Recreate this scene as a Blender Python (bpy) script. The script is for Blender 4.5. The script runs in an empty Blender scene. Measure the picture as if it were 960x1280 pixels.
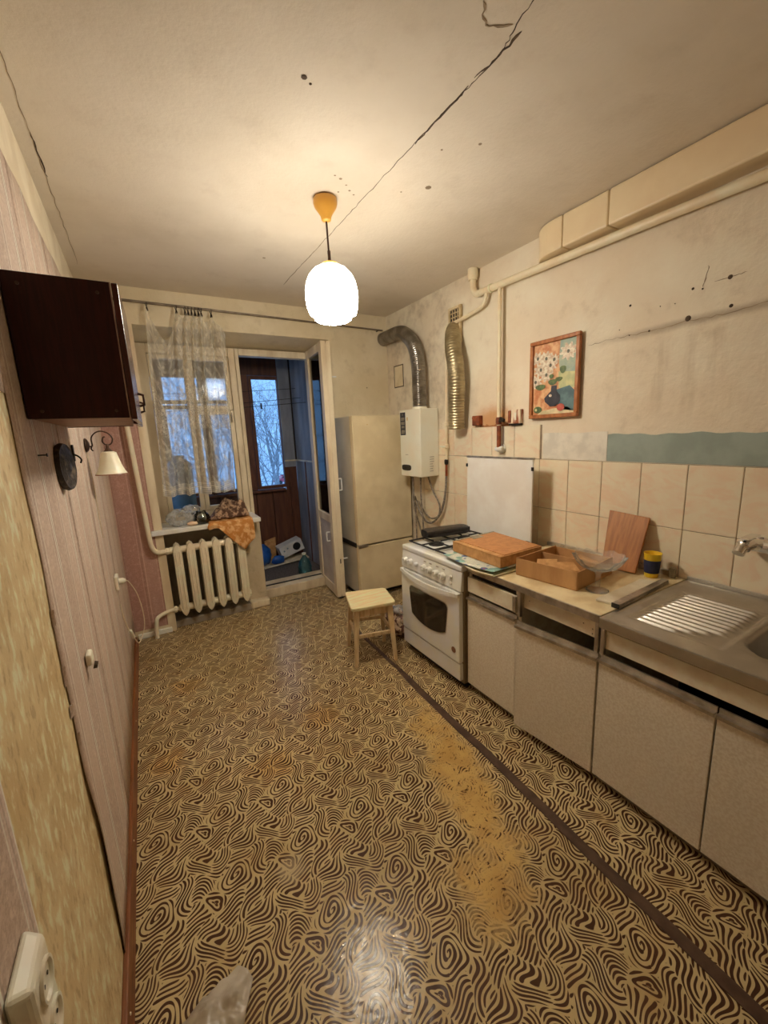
import bpy, bmesh, math, random
from mathutils import Vector, Matrix
random.seed(7)
S = bpy.context.scene
COL = S.collection
PI = math.pi

# ------------------------------------------------------------------ camera
XL, XR, YB, ZC = -0.232, 2.091, 3.436, 2.50
YR = -1.05                                  # wall behind the camera
f_px, yaw, pitch, roll, eye = 509.38, 0.5235, 0.1915, -0.0436, 1.4552
Fw = Vector((math.sin(yaw)*math.cos(pitch), math.cos(yaw)*math.cos(pitch), -math.sin(pitch)))
Rt = Vector((math.cos(yaw), -math.sin(yaw), 0)); Up = Rt.cross(Fw)
Rc = Rt*math.cos(roll) + Up*math.sin(roll); Uc = -Rt*math.sin(roll) + Up*math.cos(roll)
cam_d = bpy.data.cameras.new('camera'); cam = bpy.data.objects.new('camera', cam_d); COL.objects.link(cam)
cam_d.sensor_fit = 'VERTICAL'; cam_d.sensor_height = 32.0; cam_d.lens = f_px/1280*32.0; cam_d.clip_start = 0.02; cam_d.clip_end = 400
cam.matrix_world = Matrix(((Rc.x, Uc.x, -Fw.x, 0), (Rc.y, Uc.y, -Fw.y, 0), (Rc.z, Uc.z, -Fw.z, eye), (0, 0, 0, 1)))
S.camera = cam

# ------------------------------------------------------------------ world, exposure
w = bpy.data.worlds.new('dusk_sky'); S.world = w; w.use_nodes = True
bg = w.node_tree.nodes['Background']; bg.inputs[0].default_value = (0.25, 0.50, 0.95, 1); bg.inputs[1].default_value = 1.25
LAMP_EMIT = 62.0
LAMP_COL = (1.0, 0.925, 0.79, 1)
S.view_settings.view_transform = 'Standard'; S.view_settings.look = 'None'
S.view_settings.gamma = 1; S.view_settings.use_curve_mapping = False
S.view_settings.exposure = 0.40

# ------------------------------------------------------------------ node expression helper
class NX:
    def __init__(s, nt, sock): s.nt = nt; s.k = sock
    def _m(s, op, *a, clamp=False):
        n = s.nt.nodes.new('ShaderNodeMath'); n.operation = op; n.use_clamp = clamp
        for i, v in enumerate((s,)+a):
            if isinstance(v, NX): s.nt.links.new(v.k, n.inputs[i])
            else: n.inputs[i].default_value = v
        return NX(s.nt, n.outputs[0])
    def __add__(s, o): return s._m('ADD', o)
    __radd__ = __add__
    def __sub__(s, o): return s._m('SUBTRACT', o)
    def __rsub__(s, o): return (s*-1)+o
    def __mul__(s, o): return s._m('MULTIPLY', o)
    __rmul__ = __mul__
    def __truediv__(s, o): return s._m('DIVIDE', o)
    def sin(s): return s._m('SINE')
    def cos(s): return s._m('COSINE')
    def fract(s): return s._m('FRACT')
    def abs(s): return s._m('ABSOLUTE')
    def sqrt(s): return s._m('SQRT')
    def atan2(s, o): return s._m('ARCTAN2', o)
    def mn(s, o): return s._m('MINIMUM', o)
    def mx(s, o): return s._m('MAXIMUM', o)
    def lt(s, o): return s._m('LESS_THAN', o)
    def gt(s, o): return s._m('GREATER_THAN', o)
    def pw(s, o): return s._m('POWER', o)
    def clamp(s): return s._m('ADD', 0.0, clamp=True)
    def ss(s, a, b):                         # smooth 0..1 between a and b
        n = s.nt.nodes.new('ShaderNodeMapRange'); n.interpolation_type = 'SMOOTHSTEP'
        s.nt.links.new(s.k, n.inputs[0]); n.inputs[1].default_value = a; n.inputs[2].default_value = b
        return NX(s.nt, n.outputs[0])
def coords(nt, which='Object'):
    n = nt.nodes.new('ShaderNodeTexCoord'); sp = nt.nodes.new('ShaderNodeSeparateXYZ'); nt.links.new(n.outputs[which], sp.inputs[0])
    return n.outputs[which], NX(nt, sp.outputs[0]), NX(nt, sp.outputs[1]), NX(nt, sp.outputs[2])
def noise(nt, vec, scale, detail=3, rough=.55, stretch=None, dist=0):
    n = nt.nodes.new('ShaderNodeTexNoise'); n.inputs['Scale'].default_value = scale; n.inputs['Detail'].default_value = detail
    n.inputs['Roughness'].default_value = rough; n.inputs['Distortion'].default_value = dist
    if stretch:
        m = nt.nodes.new('ShaderNodeMapping'); m.inputs['Scale'].default_value = stretch; nt.links.new(vec, m.inputs[0]); vec = m.outputs[0]
    nt.links.new(vec, n.inputs['Vector'])
    return NX(nt, n.outputs[0])
def mix(nt, fac, a, b):
    n = nt.nodes.new('ShaderNodeMix'); n.data_type = 'RGBA'
    if isinstance(fac, NX): nt.links.new(fac.k, n.inputs[0])
    else: n.inputs[0].default_value = fac
    for i, v in ((6, a), (7, b)):
        if isinstance(v, tuple): n.inputs[i].default_value = (*v[:3], 1)
        else: nt.links.new(v, n.inputs[i])
    return n.outputs[2]
def bump(nt, bsdf, h, strength=.3, dist=.01):
    n = nt.nodes.new('ShaderNodeBump'); n.inputs['Strength'].default_value = strength; n.inputs['Distance'].default_value = dist
    nt.links.new(h.k, n.inputs['Height']); nt.links.new(n.outputs[0], bsdf.inputs['Normal'])
def srgb(r, g, b):
    f = lambda c: (c/255/12.92) if c <= 10 else (((c/255)+.055)/1.055)**2.4
    return tuple(min(v*1.3, .84) for v in (f(r), f(g), f(b)))
def newmat(name):
    m = bpy.data.materials.new(name); m.use_nodes = True; nt = m.node_tree
    return m, nt, nt.nodes['Principled BSDF']
MATS = {}
def pm(name, c1, c2=None, scale=8, rough=.6, metal=0, bmp=0, bscale=40, stretch=None, detail=4, lo=.35, hi=.65, rvar=0, spec=.5, trans=0, alpha=1, coat=0, bdist=.004):
    """general procedural material: two colours mixed by noise, optional bump and roughness variation"""
    m, nt, b = newmat(name)
    vec = coords(nt)[0]
    n = noise(nt, vec, scale, detail, stretch=stretch)
    c = mix(nt, n.ss(lo, hi), c1, c2 if c2 else tuple(x*.86 for x in c1))
    nt.links.new(c, b.inputs['Base Color'])
    b.inputs['Roughness'].default_value = rough; b.inputs['Metallic'].default_value = metal; b.inputs['Specular IOR Level'].default_value = spec
    if rvar: nt.links.new((n*rvar+(rough-rvar/2)).k, b.inputs['Roughness'])
    if bmp: bump(nt, b, noise(nt, vec, bscale, 4, stretch=stretch), bmp, bdist)
    if trans: b.inputs['Transmission Weight'].default_value = trans
    if alpha < 1: b.inputs['Alpha'].default_value = alpha
    if coat: b.inputs['Coat Weight'].default_value = coat
    MATS[name] = m
    return m

# ------------------------------------------------------------------ materials: room surfaces
BUNDLES = [(.36,.57,45,.050,.085,'R',.0138,.010,0),(.36,.76,-5,.070,.030,'C',.0128,-.045,0),(.65,.62,-72,.084,.030,'S',.0130,.019,34),
 (.88,.64,-8,.044,.054,'C',.0132,.030,0),(.55,.25,55,.056,.038,'S',.0160,.014,46),(.25,.28,0,.058,.040,'C',.0130,.040,0),
 (.82,.30,38,.060,.036,'S',.0140,.015,44),(.06,.44,70,.046,.038,'R',.0150,0,0),(.08,.86,15,.070,.036,'S',.0128,.016,38),
 (.60,.94,20,.066,.034,'C',.0132,-.040,0),(.03,.12,62,.050,.036,'S',.0132,.013,52),(.88,.90,-45,.046,.034,'C',.0132,-.035,0)]
def lino_material(name, ox, oy, worn=True):
    m, nt, b = newmat(name); vec, X, Y, Z = coords(nt)
    W, H = .237, .275
    x = X+ox; y = Y+oy
    wx = x + (y*(2*PI/H)).sin()*.014 + (y*(4*PI/H)+1).sin()*.010
    wy = y + (x*(2*PI/W)+.7).sin()*.014 + (x*(4*PI/W)).sin()*.010
    dm = d2 = ph = th = None
    for cx, cy, an, sx, sy, k, pit, be, wl in BUNDLES:
        u = ((wx*(1/W)+(10.5-cx)).fract()-.5)*W; v = ((wy*(1/H)+(10.5-cy)).fract()-.5)*H
        c, s = math.cos(math.radians(an)), math.sin(math.radians(an))
        a = u*c + v*s; bb = v*c - u*s
        p1 = a*(1/sx); p2 = bb*(1/sy); d = (p1*p1+p2*p2).sqrt()
        if k == 'S':
            p = (bb + (a*wl+.6).sin()*be)*(1/pit); t = (bb*(wl*2)+a*20+cx*9).sin()*.2
        elif k == 'C':
            p = (bb + p1*p1*be)*(1/pit); t = (a*45+cx*20).sin()*.2
        else:
            g = bb.atan2(a); p = d*(math.sqrt(sx*sy)/pit) + (g*(1/(2*PI)) if be else (g*3).sin()*.2)
            t = (g*2+p*.9-1.0).cos()*.55+.12 if be else (g-2.2).cos()*.35-.1
        if dm is None: dm, ph, th = d, p, t; d2 = d*0+9.0
        else:
            q = d.lt(dm); d2 = d2.mn(d.mx(dm)); ph = ph+(p-ph)*q; th = th+(t-th)*q; dm = dm.mn(d)
    s = (ph*(2*PI)).sin()
    e = (1-(d2-dm)*(1/.34)).clamp().pw(1.5)
    stroke = ((s-(e*1.2+th+(ph*PI+.8).sin()*.28-.1))*3.2+.5).clamp()
    n1 = noise(nt, vec, 2.2, 4); n2 = noise(nt, vec, 9, 5); n3 = noise(nt, vec, 60, 4, .65)
    tan = mix(nt, n1.ss(.35, .68), srgb(184,164,122), srgb(168,147,105))
    tan = mix(nt, n2.ss(.5, .8)*.6, tan, srgb(160,128,78))
    dark = mix(nt, n2.ss(.3, .7), srgb(62,40,28), srgb(76,50,34))
    wear = None
    if worn:
        # walked-off print: an elongated patch beside the joint strip
        cxw = X-.995; cyw = Y-1.18
        ra = (cxw*.96-cyw*.28)*(1/.15); rb = (cxw*.28+cyw*.96)*(1/.58)
        r1 = (ra*ra+rb*rb).sqrt()
        r2 = (((X-.78)*(1/.18)).pw(2)+((Y-.78)*(1/.20)).pw(2)).sqrt()+.15
        r = r1.mn(r2)+(noise(nt, vec, 7, 4)-.5)*1.3+(noise(nt, vec, 45, 3)-.5)*.5
        wear = (1.15-r).ss(0.0, .8)
        tan = mix(nt, wear*.8, tan, mix(nt, n2.ss(.35, .65), srgb(188,152,86), srgb(172,134,70)))
        spots = noise(nt, vec, 38, 3, .6, dist=.6)
        stroke = (stroke*(1-(wear*1.15-.1).clamp()*spots.ss(.34, .50))).clamp()
        fleck = noise(nt, vec, 95, 2, .5, dist=1.5).ss(.64, .68)*wear
        stroke = stroke.mx(fleck*.75)
    dirt = (n1.ss(.55, .8)*n3.ss(.5, .75))*.35
    # a few yellow rusty stains
    st = None
    for (sx_, sy_, rr) in ((.30,1.66,.10),(-.10,1.95,.09),(.62,1.85,.10),(.05,2.55,.10)):
        q = (((X-sx_).pw(2)+(Y-sy_).pw(2)).sqrt()+(n2-.5)*.25)*(1/rr)
        q = 1-q.ss(.3, 1.3); st = q if st is None else st.mx(q)
    tan = mix(nt, st*.5, tan, srgb(176,132,62))
    col = mix(nt, stroke, tan, dark)
    col = mix(nt, dirt, col, srgb(60,44,30))
    scuff = (1-((((X-.25).pw(2)+(Y-1.178).pw(2)).sqrt()+(noise(nt, vec, 30, 3)-.5)*.07)*(1/.06)).ss(.3, 1.1))*.45
    col = mix(nt, scuff, col, srgb(178,160,130))
    nt.links.new(col, b.inputs['Base Color'])
    nt.links.new((n2*.20+n3*.14+n1*.08-.01).k, b.inputs['Roughness'])
    b.inputs['Specular IOR Level'].default_value = .22
    bump(nt, b, noise(nt, vec, 3.5, 3)*.5+noise(nt, vec, 26, 4)*.35-stroke*.06, .35, .012)
    return m
M_floor = lino_material('patterned_linoleum', 0, 0)
M_floor2 = lino_material('patterned_linoleum_strip', .12, .05, worn=False)

def plaster(name, c1, c2, c3, s1=1.6, smudge=.5, bmp=.35, vertical=False):
    m, nt, b = newmat(name); vec, X, Y, Z = coords(nt)
    n1 = noise(nt, vec, s1, 5, .6); n2 = noise(nt, vec, s1*5, 6, .68, stretch=(1,1,.45) if vertical else None); n3 = noise(nt, vec, 60, 3)
    c = mix(nt, n1.ss(.35, .65), c1, c2); c = mix(nt, n2.ss(.52, .74)*smudge, c, c3)
    nt.links.new(c, b.inputs['Base Color']); b.inputs['Roughness'].default_value = .88; b.inputs['Specular IOR Level'].default_value = .25
    bump(nt, b, n2*.8+n3*.25+n1, bmp, .02)
    return m
M_ceil = plaster('whitewashed_ceiling', srgb(204,194,178), srgb(194,183,165), srgb(180,166,148), 1.3, .28, .22)
M_back = plaster('yellowed_plaster', srgb(206,194,168), srgb(194,180,150), srgb(172,157,128), 2.0, .45, .2)
M_reveal = plaster('whitewashed_reveal', srgb(196,186,166), srgb(182,170,148), srgb(150,138,118), 2.5, .4, .2)
M_rear = plaster('rear_plaster', srgb(196,178,148), srgb(182,164,134), srgb(160,142,114), 1.5, .4, .2)
M_niche = plaster('grey_niche_paint', srgb(146,136,120), srgb(132,122,106), srgb(112,102,88), 3, .5, .15)
M_pier = plaster('beige_pier_paint', srgb(190,176,148), srgb(176,160,132), srgb(150,136,110), 3, .5, .15)
def right_wall_material():
    m, nt, b = newmat('stained_plaster'); vec, X, Y, Z = coords(nt)
    n1 = noise(nt, vec, 1.5, 5, .6); n2 = noise(nt, vec, 6, 6, .7); n3 = noise(nt, vec, 14, 4, .6, stretch=(1,1,.12)); n4 = noise(nt, vec, 50, 4)
    c = mix(nt, n1.ss(.35, .65), srgb(214,202,182), srgb(202,187,164))
    c = mix(nt, n2.ss(.55, .75)*.42, c, srgb(174,160,138))
    # grey smudges, denser toward the chimney corner, drips below the wiring groove
    c = mix(nt, Y.ss(2.0, 2.9)*n2.ss(.42, .66)*.45, c, srgb(150,138,118))
    drip = (1-Z.ss(1.80, 1.87))*Z.ss(1.42, 1.6)*(1-Y.ss(1.1, 1.45))*n3.ss(.50, .72)
    c = mix(nt, drip*.32, c, srgb(164,144,116))
    c = mix(nt, (1-((Z-(Y*-.02+1.885)+(n2-.5)*.03).abs()).ss(.0, .03))*(1-Y.ss(1.0, 1.5))*.6, c, srgb(136,116,92))
    # rust bloom around the boxes beside the gas riser
    rr = (((Y-2.06)*(1/.26)).pw(2)+((Z-1.50)*(1/.15)).pw(2)).sqrt()+(n2-.5)*1.3
    c = mix(nt, (1-rr.ss(.25, 1.0))*.8, c, srgb(176,122,66))
    nt.links.new(c, b.inputs['Base Color']); b.inputs['Roughness'].default_value = .85; b.inputs['Specular IOR Level'].default_value = .25
    bump(nt, b, n2*.8+n4*.3+n1*1.2, .3, .02)
    return m
M_right = right_wall_material()
def left_wall_material():
    m, nt, b = newmat('bared_gold_underlayer'); vec, X, Y, Z = coords(nt)
    f = noise(nt, vec, 46, 4, .6, stretch=(1,1,.45)); n1 = noise(nt, vec, 5, 3)
    c = mix(nt, n1.ss(.35, .65), srgb(198,178,136), srgb(184,160,116))
    c = mix(nt, f.ss(.50, .66)*.8, c, srgb(226,212,180)); c = mix(nt, (1-f.ss(.34, .44))*.6, c, srgb(158,130,90))
    c = mix(nt, Z.gt(2.26), c, mix(nt, n1.ss(.4, .6), srgb(204,192,168), srgb(192,178,152)))
    nt.links.new(c, b.inputs['Base Color']); b.inputs['Roughness'].default_value = .6
    bump(nt, b, f+n1, .35, .006)
    return m
M_left = left_wall_material()
def wallpaper(name, axis, base, base2, light, line, period=.265, sc=1.0):
    m, nt, b = newmat(name); vec, X, Y, Z = coords(nt)
    U = Y if axis == 'y' else X
    t = (U*(1/period)+10).fract()
    # floral band: damask curls from warped sines, only inside the wide band
    q = (noise(nt, vec, 16*sc, 3, .6, dist=1.2)*9).sin()
    curl = q.ss(.35, .75)
    fine = noise(nt, vec, 130, 3, .6)
    band = t.ss(.10, .14)*(1-t.ss(.50, .54))
    pale = t.ss(.56, .60)*(1-t.ss(.92, .96))
    ribs = ((Z*300).sin()*.5+.5)
    c = mix(nt, fine.ss(.4, .6), base, base2)
    c = mix(nt, curl*band*.55, c, light)
    c = mix(nt, pale*.22, c, light)
    c = mix(nt, curl*pale*.4, c, base2)
    c = mix(nt, noise(nt, vec, 45, 4, .7).ss(.52, .66)*.45, c, light)
    c = mix(nt, noise(nt, vec, 1.6, 3).ss(.45, .7)*.35, c, base2)
    for a, wd, st_ in ((.03,.014,.85), (.085,.014,.85), (.50,.008,.5), (.60,.010,.6), (.93,.008,.4)):
        c = mix(nt, (1-((t-a).abs()).ss(wd*.6, wd*1.3))*st_, c, line)
    for a, st_ in ((.0575,.6), (.55,.35), (.115,.35), (.0,.35)):
        c = mix(nt, (1-((t-a).abs()).ss(.005, .013))*st_, c, tuple(v*.5 for v in base2))
    glint = noise(nt, vec, 230, 2).ss(.70, .76)
    nt.links.new(c, b.inputs['Base Color'])
    nt.links.new((.62-glint*.4).k, b.inputs['Roughness'])
    bump(nt, b, curl*band*1.0+fine*.4+ribs*pale*.2+glint*.5+noise(nt, vec, 4, 2)*2, .4, .004)
    return m
M_wp_left = wallpaper('pink_striped_wallpaper', 'y', srgb(180,160,145), srgb(164,142,126), srgb(206,190,174), srgb(232,216,198), .265, 1.3)
M_wp_back = wallpaper('rose_damask_wallpaper', 'x', srgb(158,122,110), srgb(148,110,98), srgb(188,156,142), srgb(196,168,150), .25, .7)

# ------------------------------------------------------------------ materials: things
white_enamel = pm('white_enamel', srgb(226,222,212), srgb(214,208,196), 6, .25, bmp=.03)
cream_paint = pm('cream_gloss_paint', srgb(226,210,178), srgb(212,192,156), 10, .38, bmp=.15, bscale=30, rvar=.1)
radiator_paint = pm('radiator_cream_paint', srgb(218,205,180), srgb(210,195,168), 9, .4, bmp=.2, bscale=40)
old_white = pm('aged_white_paint', srgb(212,198,172), srgb(186,168,138), 7, .5, bmp=.25, bscale=26, stretch=(1,1,.25))
door_panel_paint = pm('grey_white_panel_paint', srgb(186,178,170), srgb(170,160,150), 5, .45, bmp=.1)
pale_laminate = pm('pale_speckled_laminate', srgb(212,202,184), srgb(196,184,162), 120, .5, bmp=.05, bscale=120, detail=5)
drawer_cream = pm('cream_chipboard', srgb(214,202,178), srgb(200,186,160), 16, .5)
interior_shade = pm('painted_interior_shade', srgb(34,26,20), srgb(24,18,14), 10, .9)  # near-black colour stands in for shade inside and between the cabinets
plinth_m = pm('brown_grey_plinth', srgb(128,112,88), srgb(108,92,70), 12, .7)
counter_m = pm('worn_cream_countertop', srgb(212,196,160), srgb(190,168,126), 11, .4, bmp=.1, bscale=60, rvar=.2)
alu = pm('aluminium_profile', srgb(178,170,158), srgb(146,138,126), 18, .36, metal=.85, bmp=.08)
steel = pm('brushed_stainless', srgb(172,168,160), srgb(160,155,147), 9, .36, metal=1, bmp=.03, bscale=50, rvar=.10)
chrome = pm('chrome', srgb(225,222,215), srgb(200,196,190), 4, .1, metal=1)
dark_metal = pm('dark_metal', srgb(46,40,36), srgb(34,30,27), 12, .45, metal=.6)
black_pl = pm('black_plastic', srgb(24,23,22), srgb(34,32,30), 20, .35)
black_iron = pm('black_cast_grate', srgb(20,19,18), srgb(32,29,26), 30, .6)
mahogany = pm('dark_mahogany_veneer', srgb(48,13,8), srgb(36,8,5), 20, .5, stretch=(6,6,.5), bmp=.05, spec=.25)
mahog_front = pm('red_mahogany_door', srgb(74,24,14), srgb(54,16,9), 20, .25, stretch=(6,6,.5), coat=.3)
under_brown = pm('brown_lit_underside', srgb(150,112,88), srgb(134,98,76), 18, .5)  # pinkish brown lightened to carry the light on the cabinet underside
brown_board = pm('brown_painted_board', srgb(128,78,42), srgb(104,60,30), 14, .45, stretch=(4,.4,4), bmp=.15)
strip_m = pm('worn_brown_metal_strip', srgb(84,62,46), srgb(66,46,34), 16, .5, metal=.2, bmp=.2)
wood_orange = pm('orange_fibreboard', srgb(178,122,70), srgb(164,108,58), 40, .5, bmp=.06)
cardboard = pm('corrugated_cardboard', srgb(176,136,90), srgb(156,116,72), 12, .8, stretch=(1,1,.2), bmp=.12, bscale=90)
cardboard_side = pm('brown_cardboard', srgb(182,138,88), srgb(160,116,68), 26, .8, bmp=.1)
board_wood = pm('cutting_board_wood', srgb(160,106,54), srgb(138,86,40), 14, .5, stretch=(1,5,.5), bmp=.08)
frame_wood = pm('orange_frame_wood', srgb(162,100,50), srgb(134,78,36), 18, .45, stretch=(3,3,1))
yellow_pl = pm('yellow_plastic', srgb(226,184,40), srgb(210,166,30), 6, .35)
navy_band = pm('navy_sleeve', srgb(26,30,60), srgb(20,24,48), 8, .6)
stool_wood = pm('pale_stool_wood', srgb(224,206,166), srgb(210,186,140), 12, .5, stretch=(.6,4,1), bmp=.06)
leg_wood = pm('pale_leg_wood', srgb(206,184,146), srgb(186,160,120), 12, .55, stretch=(4,4,.5))
fridge_m = pm('cream_fridge_paint', srgb(206,192,160), srgb(192,176,142), 4, .38, bmp=.05, bscale=10)
fridge_side = pm('grey_fridge_side', srgb(176,170,156), srgb(166,158,142), 4, .4)
gasket_m = pm('yellowed_gasket', srgb(196,170,112), srgb(176,148,92), 12, .6)
heater_m = pm('heater_white', srgb(222,214,196), srgb(214,204,184), 4, .3)
heater_print = pm('grey_print', srgb(150,142,128), srgb(140,132,118), 30, .6)
foil = pm('crumpled_aluminium_duct', srgb(150,146,140), srgb(116,112,106), 10, .28, metal=.95, bmp=.15)
old_foil = pm('yellowed_aluminium_duct', srgb(170,158,128), srgb(138,126,98), 9, .42, metal=.85, bmp=.15, bscale=25)
rust_m = pm('rusty_brown', srgb(130,66,32), srgb(92,44,22), 26, .75, bmp=.3)
rust_white = pm('rust_streaked_white', srgb(206,190,166), srgb(132,74,44), 22, .7, stretch=(1,1,.2), lo=.48, hi=.58, bmp=.2)
grout_m = pm('grey_grout', srgb(150,130,106), srgb(130,112,90), 30, .9)
hose_m = pm('grey_braided_hose', srgb(150,142,130), srgb(112,104,94), 60, .45, metal=.4)
copper = pm('copper_brown', srgb(150,84,52), srgb(120,62,38), 20, .4, metal=.6)
lace_ring = pm('dark_clip_metal', srgb(60,52,44), srgb(44,38,32), 10, .4, metal=.7)
rod_m = pm('grey_rod_metal', srgb(128,116,100), srgb(104,92,78), 14, .45, metal=.5)
amber = pm('amber_ceiling_cup', srgb(214,162,74), srgb(200,146,60), 5, .35)
shade_glass = pm('cream_glass_shade', srgb(226,214,190), srgb(212,198,172), 7, .35)
rim_brown = pm('brown_glass_rim', srgb(130,84,56), srgb(110,68,44), 9, .4)
bronze = pm('dark_bronze', srgb(74,54,42), srgb(50,36,28), 20, .4, metal=.6)
dark_plate = pm('dark_carved_plate', srgb(40,33,28), srgb(96,84,66), 26, .5, bmp=.6, bscale=36, lo=.5, hi=.7, bdist=.01)
white_pl = pm('white_plastic', srgb(222,212,194), srgb(210,198,178), 8, .4)
cord_m = pm('white_cord', srgb(214,200,176), srgb(198,182,156), 10, .5)
paper_grey = pm('greyish_polythene', srgb(152,140,122), srgb(176,166,150), 8, .3, bmp=.3, bscale=14, bdist=.01)
scarf = pm('brown_mottled_scarf', srgb(72,48,34), srgb(160,132,106), 34, .85, bmp=.3, bscale=60, lo=.42, hi=.6)
orange_cloth = pm('ochre_patterned_cloth', srgb(176,116,54), srgb(206,164,112), 26, .85, bmp=.2, bscale=50, lo=.45, hi=.62)
bag_cloth = pm('maroon_print_bag', srgb(84,48,36), srgb(184,160,134), 36, .6, bmp=.2, lo=.47, hi=.56)
balc_wood = pm('dark_brown_board', srgb(92,52,30), srgb(72,38,22), 10, .55, stretch=(3,3,.4), bmp=.1)
balc_frame = pm('brown_window_frame', srgb(104,58,34), srgb(82,44,26), 10, .5, stretch=(2,2,.5))
balc_wall = pm('blue_grey_concrete', srgb(140,142,148), srgb(116,118,124), 6, .8, bmp=.3, bscale=16, stretch=(1,1,.3))
balc_floor = pm('grey_balcony_carpet', srgb(96,88,84), srgb(72,66,64), 60, .95, bmp=.4, bscale=120)
blue_bag = pm('blue_polythene', srgb(28,84,160), srgb(20,62,124), 9, .4, bmp=.3, bscale=14)
blue_can = pm('blue_canister_plastic', srgb(112,132,140), srgb(96,114,122), 6, .4)
snow = pm('snow', srgb(226,232,240), srgb(196,204,216), .25, .8, bmp=.3, bscale=1.5)
bark = pm('frosted_tree_bark', srgb(150,150,152), srgb(112,110,112), 5, .9)
car_red = pm('dark_red_car_paint', srgb(190,50,70), srgb(170,40,60), 3, .3, coat=.5)
glass_dark = pm('dark_car_glass', srgb(30,34,40), srgb(24,28,34), 3, .15)
tyre = pm('black_tyre', srgb(20,20,20), srgb(28,28,28), 10, .8)
oven_glass = pm('dark_oven_glass', srgb(42,35,26), srgb(34,28,20), 3, .12)
badge_m = pm('brown_badge', srgb(140,96,66), srgb(118,78,52), 40, .5)
crack_m = pm('dark_crack', srgb(84,68,52), srgb(58,46,36), 30, .95)
crack_soft = pm('brown_hairline_crack', srgb(146,128,104), srgb(124,106,84), 30, .95)
white_patch = pm('white_filler', srgb(206,200,186), srgb(190,184,170), 14, .8, bmp=.1)
green_patch = pm('old_green_paint', srgb(140,150,140), srgb(128,138,128), 9, .7, bmp=.15)
duct_m = pm('beige_duct_enamel', srgb(212,192,158), srgb(203,181,146), 3, .35, bmp=.04, bscale=6)
pipe_m = pm('beige_pipe_paint', srgb(218,202,174), srgb(206,188,156), 9, .4, bmp=.15, bscale=30)
grate_white = pm('dirty_white_grille', srgb(196,178,142), srgb(170,150,112), 16, .6)
lid_m = pm('white_enamel_lid', srgb(212,208,200), srgb(202,196,186), 5, .38, bmp=.05, bscale=8)
tape_m = pm('grey_worn_tape', srgb(150,142,120), srgb(120,112,92), 18, .5)
white_board = pm('whitish_board', srgb(206,196,176), srgb(190,178,154), 10, .5)
news_m = None
def tile_material():
    m, nt, b = newmat('beige_marbled_tile'); vec, X, Y, Z = coords(nt)
    n = nt.nodes.new('ShaderNodeObjectInfo')
    ad = nt.nodes.new('ShaderNodeVectorMath'); ad.operation = 'ADD'; nt.links.new(vec, ad.inputs[0])
    sc = nt.nodes.new('ShaderNodeVectorMath'); sc.operation = 'SCALE'; sc.inputs[0].default_value = (3,7,5); nt.links.new(n.outputs['Random'], sc.inputs[3]); nt.links.new(sc.outputs[0], ad.inputs[1])
    v = ad.outputs[0]
    q = noise(nt, v, 7, 4, .55, stretch=(1,1,1.9), dist=1.0); k = noise(nt, v, 30, 4)
    c = mix(nt, q.ss(.40, .66), srgb(218,198,172), srgb(208,185,157)); c = mix(nt, k.ss(.5, .75)*.3, c, srgb(226,208,184))
    nt.links.new(c, b.inputs['Base Color']); b.inputs['Roughness'].default_value = .28
    bump(nt, b, q, .06, .01)
    return m
tile_m = tile_material()
def newspaper_material():
    m, nt, b = newmat('printed_newspaper'); vec, X, Y, Z = coords(nt)
    n1 = noise(nt, vec, 9, 1); n2 = noise(nt, vec, 12, 1); lines = ((Y*520).sin()*.5+.5)*noise(nt, vec, 120, 2).ss(.4, .5)
    c = mix(nt, lines*.35, srgb(196,196,180), srgb(90,96,92))
    c = mix(nt, n1.ss(.50, .54), c, srgb(116,150,140)); c = mix(nt, n2.ss(.58, .61), c, srgb(60,84,130)); c = mix(nt, n2.ss(.66, .68), c, srgb(170,70,50))
    nt.links.new(c, b.inputs['Base Color']); b.inputs['Roughness'].default_value = .7
    return m
news_m = newspaper_material()
def thin_glass(name, tint=(1,1,1), refl=.12, body=0.0, bodycol=(.8,.8,.8)):
    m, nt, b = newmat(name); nt.nodes.remove(b); out = nt.nodes['Material Output']
    t = nt.nodes.new('ShaderNodeBsdfTransparent'); t.inputs[0].default_value = (*tint, 1)
    g = nt.nodes.new('ShaderNodeBsdfGlossy'); g.inputs['Roughness'].default_value = .04
    lw = nt.nodes.new('ShaderNodeLayerWeight'); lw.inputs[0].default_value = refl*2
    mx = nt.nodes.new('ShaderNodeMixShader'); nt.links.new(lw.outputs['Fresnel'], mx.inputs[0]); nt.links.new(t.outputs[0], mx.inputs[1]); nt.links.new(g.outputs[0], mx.inputs[2])
    sh = mx.outputs[0]
    if body:
        d = nt.nodes.new('ShaderNodeBsdfDiffuse'); d.inputs[0].default_value = (*bodycol, 1); m2 = nt.nodes.new('ShaderNodeMixShader')
        vec = coords(nt)[0]; k = noise(nt, vec, 14, 4).ss(.3, .7)*(body*1.2)+body*.4
        nt.links.new(k.k, m2.inputs[0]); nt.links.new(sh, m2.inputs[1]); nt.links.new(d.outputs[0], m2.inputs[2]); sh = m2.outputs[0]
    nt.links.new(sh, out.inputs[0])
    return m
pane_m = thin_glass('window_glass', (.93,.96,.97), .10)
jar_m = thin_glass('clear_glass', (.88,.91,.87), .22)
crystal_m = thin_glass('pressed_glass', (.99,.985,.97), .045, .12, (.9,.88,.84))
polybag_m = thin_glass('clear_plastic_bag', (.93,.93,.92), .12, .35, (.82,.82,.80))
bottle_m = thin_glass('teal_bottle_plastic', (.45,.75,.78), .22, .18, (.10,.35,.40))
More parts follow.
